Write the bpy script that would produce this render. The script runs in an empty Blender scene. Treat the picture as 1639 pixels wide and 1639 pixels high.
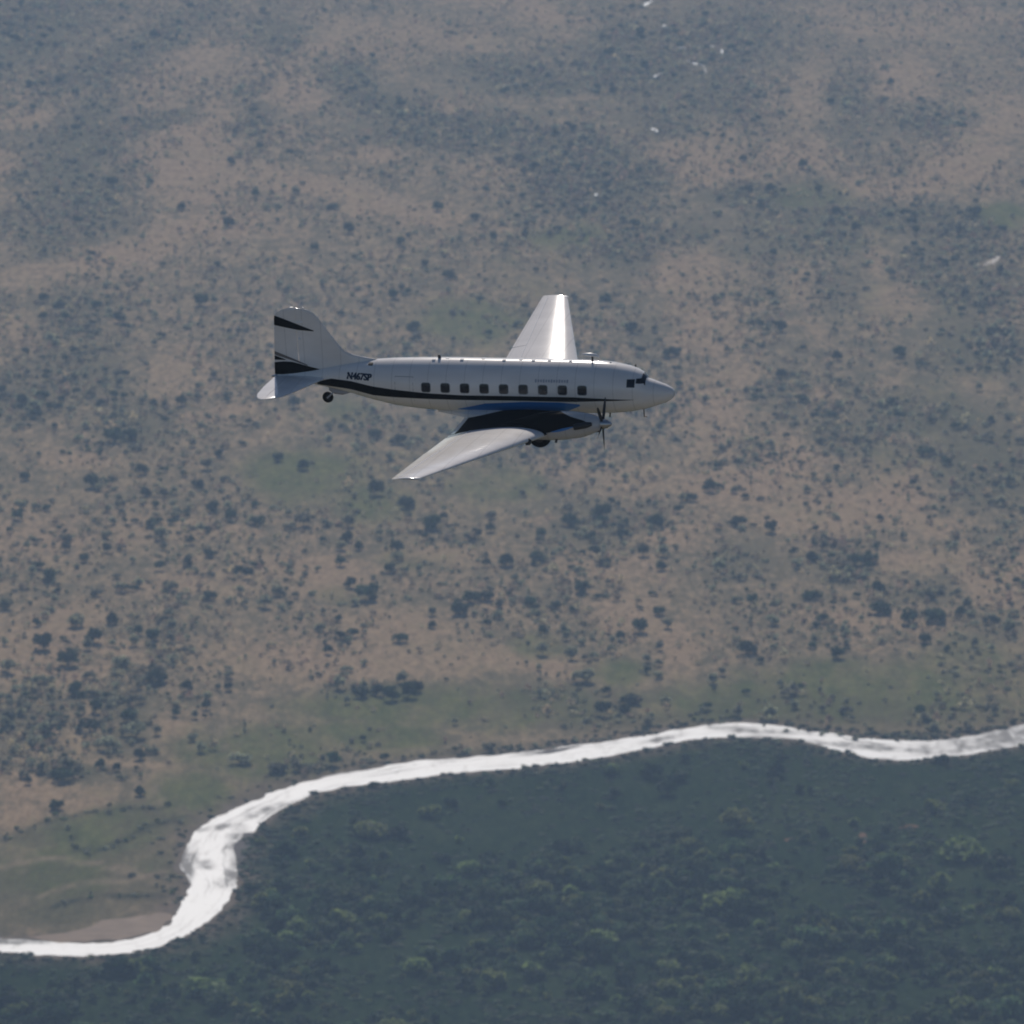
import bpy, math, random
import numpy as np
from mathutils import Vector, Matrix
R_ = math.radians
random.seed(7)
rng = np.random.default_rng(7)
scn = bpy.context.scene
C = scn.collection

# ------------------------------------------------------------------ camera
H_CAM = 1130.0          # metres above the valley floor
PITCH = R_(12.0)        # looking down
FOV = R_(8.0)
FPX = 819.5 / math.tan(FOV / 2)
cd = bpy.data.cameras.new('camera')
cam = bpy.data.objects.new('camera', cd); C.objects.link(cam)
cam.location = (0, 0, H_CAM)
cam.rotation_euler = (R_(90) - PITCH, 0, 0)
cd.sensor_width = 36; cd.angle = FOV
cd.clip_start = 1; cd.clip_end = 90000
cd.dof.use_dof = True; cd.dof.focus_distance = 366; cd.dof.aperture_fstop = 1.35
scn.camera = cam

# ------------------------------------------------------------------ world, sun
SUN_EL, SUN_AZ = 37.5, 2.0     # azimuth measured from +Y (ahead of the camera) towards -X
w = bpy.data.worlds.new('World'); scn.world = w; w.use_nodes = True
wn = w.node_tree.nodes; wl = w.node_tree.links
bg = wn['Background']; sky = wn.new('ShaderNodeTexSky')
sky.sky_type = 'NISHITA'; sky.sun_disc = False
sky.sun_elevation = R_(SUN_EL); sky.sun_rotation = R_(-SUN_AZ)
sky.altitude = 1200; sky.air_density = 1.0; sky.dust_density = 1.0; sky.ozone_density = 3.0
wl.new(sky.outputs[0], bg.inputs[0]); bg.inputs[1].default_value = 0.055
sd = bpy.data.lights.new('sun', 'SUN'); sun = bpy.data.objects.new('sun', sd); C.objects.link(sun)
sd.energy = 3.55; sd.angle = R_(0.53); sd.color = (1.0, 0.92, 0.83)
el, az = R_(SUN_EL), R_(SUN_AZ)
sdir = Vector((-math.sin(az) * math.cos(el), math.cos(az) * math.cos(el), math.sin(el)))
sun.rotation_euler = sdir.to_track_quat('Z', 'Y').to_euler()
sun.location = (0, 3000, 3000)
scn.view_settings.view_transform = 'Standard'; scn.view_settings.look = 'None'
scn.view_settings.gamma = 1; scn.view_settings.use_curve_mapping = False
scn.view_settings.exposure = 0.0
scn.render.engine = 'CYCLES'
scn.cycles.use_denoising = True
scn.cycles.volume_bounces = 1; scn.cycles.max_bounces = 6; scn.cycles.transparent_max_bounces = 8
scn.cycles.filter_width = 1.9

# ------------------------------------------------------------------ projection helpers (photo pixels of a 1639 px frame <-> valley floor)
sp, cp = math.sin(PITCH), math.cos(PITCH)
def G(px, py, z=0.0):
    u = (np.asarray(px, float) - 819.5) / FPX; v = (np.asarray(py, float) - 819.5) / FPX
    dy = cp - v * sp; dz = -sp - v * cp
    t = (z - H_CAM) / dz
    return u * t, dy * t
def P(x, y, z=0.0):
    x = np.asarray(x, float); y = np.asarray(y, float); dz = z - H_CAM
    f = y * cp - dz * sp; d = -(y * sp + dz * cp)
    return 819.5 + FPX * x / f, 819.5 + FPX * d / f
def dist(py):
    return H_CAM / math.sin(PITCH + math.atan((py - 819.5) / FPX))

_h = {}
def vnoise(x, y, seed=0):
    """smooth value noise, about -1..1"""
    xi = np.floor(x).astype(np.int64); yi = np.floor(y).astype(np.int64)
    fx = x - xi; fy = y - yi; fx = fx * fx * (3 - 2 * fx); fy = fy * fy * (3 - 2 * fy)
    def hsh(a, b):
        n = (a * 374761393 + b * 668265263 + seed * 974634777) & 0x7fffffff
        n = ((n ^ (n >> 13)) * 1274126177) & 0x7fffffff
        n = (n ^ (n >> 16)) & 0xffff
        return n / 32767.5 - 1
    a = hsh(xi, yi); b = hsh(xi + 1, yi); c = hsh(xi, yi + 1); d = hsh(xi + 1, yi + 1)
    return (a * (1 - fx) + b * fx) * (1 - fy) + (c * (1 - fx) + d * fx) * fy
def fbm(x, y, o=4, seed=0):
    s = 0; a = 1; t = 0
    for k in range(o):
        s = s + a * vnoise(x * 2 ** k + 17 * k, y * 2 ** k - 9 * k, seed + k); t += a; a *= .55
    return s / t
def ell(px, py, L):
    """soft union of ellipses (cx, cy, rx, ry, tilt_deg, weight)"""
    s = np.zeros_like(px)
    for e in L:
        cx, cy, rx, ry = e[:4]; a = R_(e[4]) if len(e) > 4 else 0; wt = e[5] if len(e) > 5 else 1
        dx = px - cx; dy = py - cy
        u = dx * math.cos(a) + dy * math.sin(a); v = -dx * math.sin(a) + dy * math.cos(a)
        r = np.sqrt((u / rx) ** 2 + (v / ry) ** 2)
        s = np.maximum(s, wt * np.clip(1.5 - r, 0, 1) ** 1.2)
    return np.clip(s, 0, 1)

# ------------------------------------------------------------------ materials
def mat(name):
    m = bpy.data.materials.new(name); m.use_nodes = True
    return m, m.node_tree.nodes, m.node_tree.links, m.node_tree.nodes['Principled BSDF']
def simple(name, col, rough=.5, metal=0, var=.08, scale=1.5, coat=0, spec=.5):
    m, n, l, b = mat(name)
    tc = n.new('ShaderNodeTexCoord'); nz = n.new('ShaderNodeTexNoise'); nz.inputs['Scale'].default_value = scale
    nz.inputs['Detail'].default_value = 6
    l.new(tc.outputs['Object'], nz.inputs['Vector'])
    r = n.new('ShaderNodeMapRange'); r.inputs[3].default_value = 1 - var; r.inputs[4].default_value = 1 + var * .4
    l.new(nz.outputs[0], r.inputs[0])
    mx = n.new('ShaderNodeMix'); mx.data_type = 'RGBA'; mx.blend_type = 'MULTIPLY'; mx.inputs[0].default_value = 1
    mx.inputs[6].default_value = (*col, 1); l.new(r.outputs[0], mx.inputs[7])
    l.new(mx.outputs[2], b.inputs['Base Color'])
    b.inputs['Roughness'].default_value = rough; b.inputs['Metallic'].default_value = metal
    b.inputs['Coat Weight'].default_value = coat; b.inputs['Coat Roughness'].default_value = .12
    b.inputs['Specular IOR Level'].default_value = spec
    return m
def paint_material(name, col, soot=0.0):
    """aircraft paint: faint panel joints across the body, rivet-row dirt, slight grime"""
    m, n, l, b = mat(name)
    tc = n.new('ShaderNodeTexCoord')
    nz = n.new('ShaderNodeTexNoise'); nz.inputs['Scale'].default_value = .9; nz.inputs['Detail'].default_value = 8
    mp = n.new('ShaderNodeMapping'); mp.inputs['Scale'].default_value = (.5, 1.2, 1.2)
    l.new(tc.outputs['Object'], mp.inputs[0]); l.new(mp.outputs[0], nz.inputs['Vector'])
    r = n.new('ShaderNodeMapRange'); r.inputs[1].default_value = .3; r.inputs[2].default_value = .7
    r.inputs[3].default_value = .86; r.inputs[4].default_value = 1.0
    l.new(nz.outputs[0], r.inputs[0])
    wv = n.new('ShaderNodeTexWave'); wv.wave_type = 'BANDS'; wv.bands_direction = 'X'; wv.wave_profile = 'TRI'
    wv.inputs['Scale'].default_value = .33
    l.new(tc.outputs['Object'], wv.inputs['Vector'])
    r2 = n.new('ShaderNodeMapRange'); r2.inputs[1].default_value = 0; r2.inputs[2].default_value = .08
    r2.inputs[3].default_value = .8; r2.inputs[4].default_value = 1
    l.new(wv.outputs[1], r2.inputs[0])
    mu = n.new('ShaderNodeMath'); mu.operation = 'MULTIPLY'; l.new(r.outputs[0], mu.inputs[0]); l.new(r2.outputs[0], mu.inputs[1])
    mx = n.new('ShaderNodeMix'); mx.data_type = 'RGBA'; mx.blend_type = 'MULTIPLY'; mx.inputs[0].default_value = 1
    mx.inputs[6].default_value = (*col, 1); l.new(mu.outputs[0], mx.inputs[7])
    l.new(mx.outputs[2], b.inputs['Base Color'])
    b.inputs['Roughness'].default_value = .14; b.inputs['Specular IOR Level'].default_value = .4
    b.inputs['Coat Weight'].default_value = .0; b.inputs['Coat Roughness'].default_value = .2
    bp = n.new('ShaderNodeBump'); bp.inputs['Strength'].default_value = .25; bp.inputs['Distance'].default_value = .02
    l.new(nz.outputs[0], bp.inputs['Height']); l.new(bp.outputs[0], b.inputs['Normal'])
    return m
M_white = paint_material('white_paint', (.80, .77, .75))
M_nac = paint_material('grimy_white_paint', (.52, .51, .51))
M_black = simple('black_paint', (.006, .0055, .006), .6, var=.2, spec=.06)
M_navy = simple('navy_paint', (.006, .018, .05), .35, var=.1, spec=.35)
M_blue = simple('blue_reflection_paint', (.012, .18, .55), .3, var=.1, coat=.2)  # blue sky reflection on the skin, put into a colour
M_glass = simple('dark_glass', (.008, .014, .024), .12, var=.6, scale=2.2, spec=.4)
M_frame = simple('window_rim', (.16, .17, .19), .5)
M_rubber = simple('tyre_rubber', (.006, .006, .006), .9, scale=6, spec=.15)
M_metal = simple('bare_metal', (.45, .46, .48), .3, metal=.9)
M_dark = simple('dark_metal', (.02, .02, .023), .5, metal=.3)
M_grey = simple('faded_grey_print', (.34, .36, .42), .5)
M_silver = simple('silver_print', (.75, .76, .78), .35)

# ------------------------------------------------------------------ object helpers
def obj(name, verts, faces, mats, parent=None, smooth=True, mi=None):
    me = bpy.data.meshes.new(name); me.from_pydata([tuple(v) for v in verts], [], [tuple(f) for f in faces])
    for m in (mats if isinstance(mats, (list, tuple)) else [mats]): me.materials.append(m)
    if smooth: me.polygons.foreach_set('use_smooth', [True] * len(me.polygons))
    if mi is not None: me.polygons.foreach_set('material_index', mi)
    me.update()
    if smooth and len(me.polygons) < 5000: me.set_sharp_from_angle(angle=R_(42))
    o = bpy.data.objects.new(name, me); C.objects.link(o)
    if parent: o.parent = parent
    return o
def tag(o, label=None, cat=None, group=None, kind=None):
    if label: o['label'] = label
    if cat: o['category'] = cat
    if group: o['group'] = group
    if kind: o['kind'] = kind
    return o
class MB:
    def __init__(s): s.v = []; s.f = []
    def loft(s, rings, caps=True, closed=True):
        n = len(rings[0]); b = len(s.v)
        for r in rings: s.v += [tuple(p) for p in r]
        for i in range(len(rings) - 1):
            for j in range(n if closed else n - 1):
                k = (j + 1) % n
                s.f.append((b + i * n + j, b + i * n + k, b + (i + 1) * n + k, b + (i + 1) * n + j))
        if caps:
            s.f.append(tuple(b + j for j in range(n))[::-1]); s.f.append(tuple(b + (len(rings) - 1) * n + j for j in range(n)))
        return s
    def box(s, c, d, rot=None):
        b = len(s.v)
        for sx in (-1, 1):
            for sy in (-1, 1):
                for sz in (-1, 1):
                    p = Vector((sx * d[0] / 2, sy * d[1] / 2, sz * d[2] / 2))
                    if rot: p = rot @ p
                    s.v.append(tuple(Vector(c) + p))
        for f in ((0, 1, 3, 2), (4, 6, 7, 5), (0, 4, 5, 1), (2, 3, 7, 6), (0, 2, 6, 4), (1, 5, 7, 3)): s.f.append(tuple(b + i for i in f))
        return s
    def tube(s, pts, rad, n=12, caps=True):
        """rings round a polyline; rad list or number"""
        rings = []
        for i, p in enumerate(pts):
            p = Vector(p); a = Vector(pts[max(i - 1, 0)]); c = Vector(pts[min(i + 1, len(pts) - 1)])
            t = (c - a).normalized(); u = t.cross(Vector((0.13, .31, .94))).normalized(); v = t.cross(u)
            r = rad[i] if isinstance(rad, (list, tuple)) else rad
            rings.append([p + r * (math.cos(2 * math.pi * k / n) * u + math.sin(2 * math.pi * k / n) * v) for k in range(n)])
        return s.loft(rings, caps)
    def build(s, name, m, parent=None, smooth=True, mi=None): return obj(name, s.v, s.f, m, parent, smooth, mi)

# ================================================================== GROUND
RIV_FAR = [(-420, 1470), (-250, 1490), (-100, 1500), (0, 1502), (60, 1505), (120, 1511), (190, 1508), (240, 1496), (272, 1480), (285, 1458), (300, 1430), (307, 1418),
           (300, 1405), (288, 1388), (290, 1370), (304, 1345), (318, 1326), (350, 1306), (390, 1290), (430, 1272), (480, 1254), (540, 1240),
           (600, 1230), (680, 1217), (760, 1213), (820, 1207), (860, 1202), (900, 1196), (960, 1189), (1010, 1181), (1060, 1174), (1080, 1168),
           (1130, 1162), (1190, 1157), (1240, 1160), (1300, 1170), (1380, 1183), (1460, 1187), (1520, 1184), (1560, 1178), (1600, 1168), (1639, 1161),
           (1720, 1148), (1850, 1140), (2050, 1150)]
RIV_NEAR = [(-420, 1496), (-250, 1514), (-100, 1522), (0, 1525), (60, 1529), (130, 1531), (190, 1528), (240, 1520), (285, 1503), (310, 1491), (335, 1472), (360, 1450),
            (374, 1428), (380, 1404), (383, 1390), (378, 1374), (384, 1356), (398, 1342), (412, 1327), (430, 1308), (455, 1293), (500, 1271), (560, 1258),
            (620, 1253), (700, 1241), (760, 1236), (830, 1231), (900, 1222), (960, 1214), (1000, 1206), (1060, 1193), (1100, 1184), (1180, 1180),
            (1260, 1182), (1310, 1192), (1350, 1204), (1400, 1215), (1450, 1218), (1500, 1213), (1550, 1208), (1600, 1200), (1639, 1193),
            (1720, 1180), (1850, 1168), (2050, 1180)]
def resample(L, n):
    L = np.array(L, float); x, y = G(L[:, 0], L[:, 1])
    d = np.concatenate([[0], np.cumsum(np.hypot(np.diff(x), np.diff(y)))])
    # a light corner-rounding of the traced line
    t = np.linspace(0, d[-1], n); X = np.interp(t, d, x); Y = np.interp(t, d, y)
    k = 9; ker = np.hanning(k + 2)[1:-1]; ker /= ker.sum()
    Xs = np.convolve(np.pad(X, k // 2, mode='edge'), ker, 'valid'); Ys = np.convolve(np.pad(Y, k // 2, mode='edge'), ker, 'valid')
    return Xs, Ys
NR = 900
rfx, rfy = resample(RIV_FAR, NR); rnx, rny = resample(RIV_NEAR, NR)
# pair the two banks: for each near point take the nearest far index, forced monotone
idx = np.array([np.argmin((rfx - a) ** 2 + ((rfy - b)) ** 2) for a, b in zip(rnx, rny)]).astype(float)
idx = np.maximum.accumulate(idx); kk = np.hanning(63); kk /= kk.sum()
idx = np.convolve(np.pad(idx, 31, mode='edge'), kk, 'valid'); idx[0] = 0; idx[-1] = NR - 1
fx_ = np.interp(idx, np.arange(NR), rfx); fy_ = np.interp(idx, np.arange(NR), rfy)
tt = np.arange(NR)
fy_ = fy_ + 3.5 * fbm(tt / 9., tt * 0. + 3, 4, 5) ; fx_ = fx_ + 2.0 * fbm(tt / 7., tt * 0. + 8, 3, 6)
nyy = rny + 3 * fbm(tt / 8., tt * 0. + 5, 4, 9); nxx = rnx + 2.0 * fbm(tt / 7., tt * 0. + 1, 3, 4)
cenx, ceny = (fx_ + nxx) / 2, (fy_ + nyy) / 2
far_py = np.interp(np.arange(-450, 2100), [p[0] for p in RIV_FAR if not 285 < p[0] < 310 or p[1] < 1420], [p[1] for p in RIV_FAR if not 285 < p[0] < 310 or p[1] < 1420])
near_py = np.interp(np.arange(-450, 2100), [p[0] for p in RIV_NEAR], [p[1] for p in RIV_NEAR])
def near_line(px): return np.interp(px, np.arange(-450, 2100), near_py)
def river_distance(x, y):
    x = np.asarray(x, float); d = np.full(x.shape, 1e9)
    for i in range(0, NR, 6):
        d = np.minimum(d, np.hypot(x - cenx[i], (y - ceny[i])))
    return d
def hgt(x, y):
    """valley floor: almost flat near the river, gentle swells beyond"""
    x = np.asarray(x, float); y = np.asarray(y, float)
    k = np.clip((y - 5400) / 1500, 0, 1)
    return k * 5.0 * vnoise(x / 330., y / 420., 3)

# regions read off the photograph, in photo pixels: what grows where
GREEN = [(1320, 1125, 400, 48, 0, .95), (1500, 680, 200, 110, 0, .42), (1270, 385, 260, 50, 0, .5), (600, 770, 260, 110, 0, .4), (900, 430, 200, 60, 0, .4), (1450, 500, 160, 60, 0, .4), (205, 1350, 60, 14, -8, 1), (120, 1430, 60, 12, 0, 1), (900, 385, 75, 34, 0, .9), (1290, 322, 85, 22, 0, .9), (1600, 350, 60, 26), (750, 512, 95, 45, 0, .9), (480, 765, 115, 55), (600, 805, 90, 40, 0, .9),
         (790, 770, 100, 40, 0, .8), (560, 650, 60, 40, 0, .7), (990, 1075, 70, 30), (860, 1035, 60, 30, 0, .8), (650, 1135, 230, 42), (420, 1205, 150, 50),
         (1400, 1090, 260, 40, 0, .9), (600, 1180, 160, 26), (310, 1275, 90, 50), (160, 1330, 130, 45), (90, 1390, 110, 60), (260, 1380, 70, 50, 0, .8),
         (1120, 1130, 120, 30, 0, .7), (1550, 1070, 120, 60, 0, .8), (560, 960, 50, 25, 0, .6), (650, 900, 80, 25, 0, .6), (1230, 370, 70, 30, 0, .5),
         (850, 1130, 150, 40, 0, .8), (830, 460, 60, 30, 0, .5), (1420, 480, 60, 50, 0, .5), (130, 1270, 60, 20, 0, .4)]
TAN = [(235, 1368, 60, 16, -6, .8), (60, 1400, 60, 14, 0, .7), (180, 1392, 60, 10, 4, .8), (270, 1340, 30, 10, 0, .7), (300, 245, 120, 90), (220, 150, 60, 30, 0, .7), (480, 140, 90, 50, 0, .8), (540, 90, 120, 40, 0, .7), (330, 110, 90, 50, 0, .6), (170, 420, 130, 26, -14), (350, 370, 120, 30, -10, .8), (470, 290, 160, 22, 12), (620, 330, 150, 24, 10, .9),
       (560, 60, 60, 40, 0, .6), (700, 60, 120, 22, 8, .7), (900, 30, 160, 16, 12, .8), (960, 75, 90, 14, 14), (860, 210, 60, 9, 0), (700, 175, 60, 9, 8), (940, 160, 50, 8), (800, 280, 60, 30, 0, .6),
       (1500, 20, 180, 16, 3), (1400, 45, 100, 12), (1250, 150, 80, 50, 0, .7), (1440, 120, 60, 40, 0, .6), (1580, 200, 80, 60, 0, .6), (1120, 270, 110, 50), (1280, 260, 90, 30, 0, .8), (1440, 300, 70, 20), (1550, 270, 70, 40, 0, .9),
       (1400, 400, 26, 50), (1430, 480, 60, 60, 0, .8), (1110, 440, 70, 60, 0, .7), (1280, 470, 40, 60, 0, .6), (1150, 540, 90, 60, 0, .7), (1620, 490, 40, 30, 0, .7),
       (1140, 680, 60, 90, 0, .8), (1250, 740, 60, 50, 0, .9), (1170, 780, 110, 30), (1310, 820, 120, 40), (1440, 800, 60, 50, 0, .9), (1510, 840, 60, 16), (1450, 895, 80, 16), (1540, 900, 10, 50), (1390, 990, 120, 16, 8, .9), (1600, 960, 60, 50), (1640, 930, 40, 40), (1120, 860, 60, 40, 0, .6), (1380, 1000, 40, 14),
       (1310, 640, 40, 14, 10), (1470, 640, 70, 20, 10, .9), (1560, 612, 50, 10, 10), (1180, 610, 60, 30, 0, .6),
       (900, 740, 50, 30, 0, .8), (1000, 770, 80, 30, 0, .8), (880, 830, 70, 12), (1060, 860, 60, 14), (960, 900, 90, 30, 0, .6), (1010, 980, 60, 40, 0, .9), (1080, 1030, 40, 40, 0, .8), (800, 960, 20, 20),
       (520, 920, 60, 30), (440, 905, 60, 26, 0, .8), (340, 930, 120, 30, 0, .7), (530, 955, 50, 8), (640, 1010, 120, 30, 0, .9), (820, 1060, 110, 20, 10), (620, 1060, 200, 30, 0, .9), (450, 1050, 120, 30, 0, .8), (710, 890, 50, 18, 0, .8),
       (40, 1030, 60, 50), (100, 1000, 80, 30, -20), (60, 1090, 80, 30, 0, .9), (200, 1040, 60, 20, 0, .7), (160, 1150, 70, 16), (110, 1180, 60, 14), (150, 1222, 120, 10, 3), (280, 1165, 34, 14, 20), (60, 1255, 60, 34), (130, 1290, 50, 14), (20, 1300, 40, 30),
       (60, 860, 90, 40, 0, .6), (300, 850, 120, 16, 0, .6), (120, 740, 60, 16, -5, .8), (350, 660, 60, 10, -6), (300, 600, 90, 40, 0, .7), (450, 560, 60, 60, 0, .5), (30, 540, 60, 30, 0, .6), (60, 440, 60, 30, 0, .8), (20, 190, 60, 20), (60, 205, 60, 8, 6), (0, 260, 60, 10), (250, 840, 90, 24, 0, .5), (1060, 1130, 20, 8), (1030, 1138, 14, 6), (40, 310, 50, 14, 0, .5), (600, 250, 50, 8)]
DARK = [(1320, 1145, 360, 30, 0, .8), (1100, 1150, 200, 20, 0, .7), (60, 40, 120, 60, -20), (190, 90, 160, 30, -25, .9), (120, 250, 60, 120, 30, .9), (150, 320, 70, 60, 0, .9), (250, 195, 80, 16, -15, .9), (560, 135, 60, 36), (450, 60, 40, 40, 0, .8), (620, 180, 90, 30, 10), (740, 215, 200, 30, 4), (840, 130, 140, 30, 6),
        (1020, 100, 120, 80), (1150, 60, 120, 60), (1130, 150, 110, 50, 0, .9), (960, 300, 130, 50), (900, 250, 120, 30), (1060, 200, 70, 40, 0, .8), (1470, 190, 90, 30, 0, .7), (1360, 180, 40, 70, 0, .8), (1200, 320, 120, 22), (1400, 350, 250, 22, 0, .9), (1540, 370, 80, 30),
        (1300, 390, 160, 30, 0, .7), (1500, 420, 90, 40, -14, .8), (1560, 470, 90, 30, 0, .9), (1000, 400, 80, 60, 0, .7), (1100, 370, 60, 30, 0, .8), (1350, 460, 60, 60, 0, .6), (1560, 560, 120, 60, 0, .9), (1500, 660, 140, 40, 8, .9), (1580, 740, 110, 90, 0, .9), (1360, 690, 80, 50, 0, .7), (1260, 640, 60, 50, 0, .6),
        (130, 590, 90, 60, 0, .7), (60, 640, 80, 40, 0, .6), (100, 500, 60, 60, 0, .6), (200, 680, 50, 30), (700, 700, 120, 40, 0, .5), (850, 700, 80, 40, 0, .6), (940, 830, 120, 50, 0, .7), (1180, 890, 90, 40, 0, .7), (1340, 900, 60, 30, 0, .8), (1470, 950, 50, 20, 0, .8), (1580, 1000, 60, 40, 0, .6),
        (880, 1120, 120, 30, 0, .8), (1200, 1130, 150, 30, 0, .8), (620, 1105, 80, 18), (60, 1120, 50, 30, 0, .7), (210, 1150, 60, 60, 0, .8), (110, 1235, 60, 20), (60, 1330, 80, 20, -10, .8), (80, 1465, 110, 26, -4), (240, 1440, 90, 18, -6, .8), (960, 1150, 110, 20, 0, .9), (1040, 530, 60, 40, 0, .5), (400, 200, 40, 60, 20, .6), (60, 380, 50, 40, 0, .6), (1230, 530, 50, 60, 0, .5), (480, 1240, 90, 16, -10, .8), (60, 1420, 150, 70, 0, .85), (200, 1395, 130, 70, 0, .75), (250, 1320, 110, 40, 0, .8), (430, 1275, 120, 20, -14, .8), (700, 1210, 200, 8, -4, .8), (60, 1150, 80, 60, 0, .6)]
LINES = [([(110, 1335), (125, 1357), (150, 1363), (200, 1345), (240, 1322), (290, 1309)], 4, -1), ([(85, 1452), (130, 1439), (200, 1434), (280, 1430)], 4, -1), ([(0, 1345), (60, 1320), (140, 1300), (285, 1292)], 4, -.6),
         ([(352, 1110), (352, 1180), (366, 1206), (410, 1232)], 5, .55), ([(243, 1240), (248, 1270), (262, 1292), (300, 1300)], 5, .6), ([(560, 1208), (720, 1195), (860, 1180), (900, 1170)], 4, .35),
         ([(1220, 1160), (1350, 1178), (1480, 1182)], 4, -.8), ([(560, 290), (640, 322), (700, 352)], 4, .8), ([(120, 460), (220, 430), (330, 400), (420, 380)], 4, .7), ([(180, 1400), (260, 1350), (300, 1330)], 8, .3), ([(0, 1388), (70, 1374), (150, 1380), (230, 1402), (292, 1430)], 4, .9), ([(60, 1436), (120, 1415), (190, 1412), (270, 1395)], 4, .8), ([(20, 1360), (40, 1400), (36, 1450)], 3.5, .4)]
def ldist(px, py, L):
    d = np.full(px.shape, 1e9)
    for (x0, y0), (x1, y1) in zip(L[:-1], L[1:]):
        vx, vy = x1 - x0, (y1 - y0)
        t = np.clip(((px - x0) * vx + (py - y0) * vy) / (vx * vx + vy * vy), 0, 1)
        d = np.minimum(d, np.hypot(px - x0 - t * vx, py - y0 - t * vy))
    return d
def cover(x, y):
    """open, green, dark fractions (0..1) and the side of the river, from the ground position"""
    px, py = P(x, y)
    wx = px + 26 * fbm(x / 70, y / 160, 3, 11); wy = py + 16 * fbm(x / 70, y / 160, 3, 21)
    t = ell(wx, wy, TAN); g = ell(wx, wy, GREEN); d = ell(wx, wy, DARK)
    ln = np.zeros_like(px)
    for L, wd, v in LINES:
        ln = ln + v * np.clip(1.3 - ldist(px, py, L) / wd, 0, 1)
    south = np.clip((py - near_line(px)) / 6 + .5, 0, 1)
    south = np.where((px > 278) & (px < 400) & (py < 1500) & (px < 378 - (py - 1440) * 1.1), 0, south)
    return t, g, d, ln, south, px, py

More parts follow.
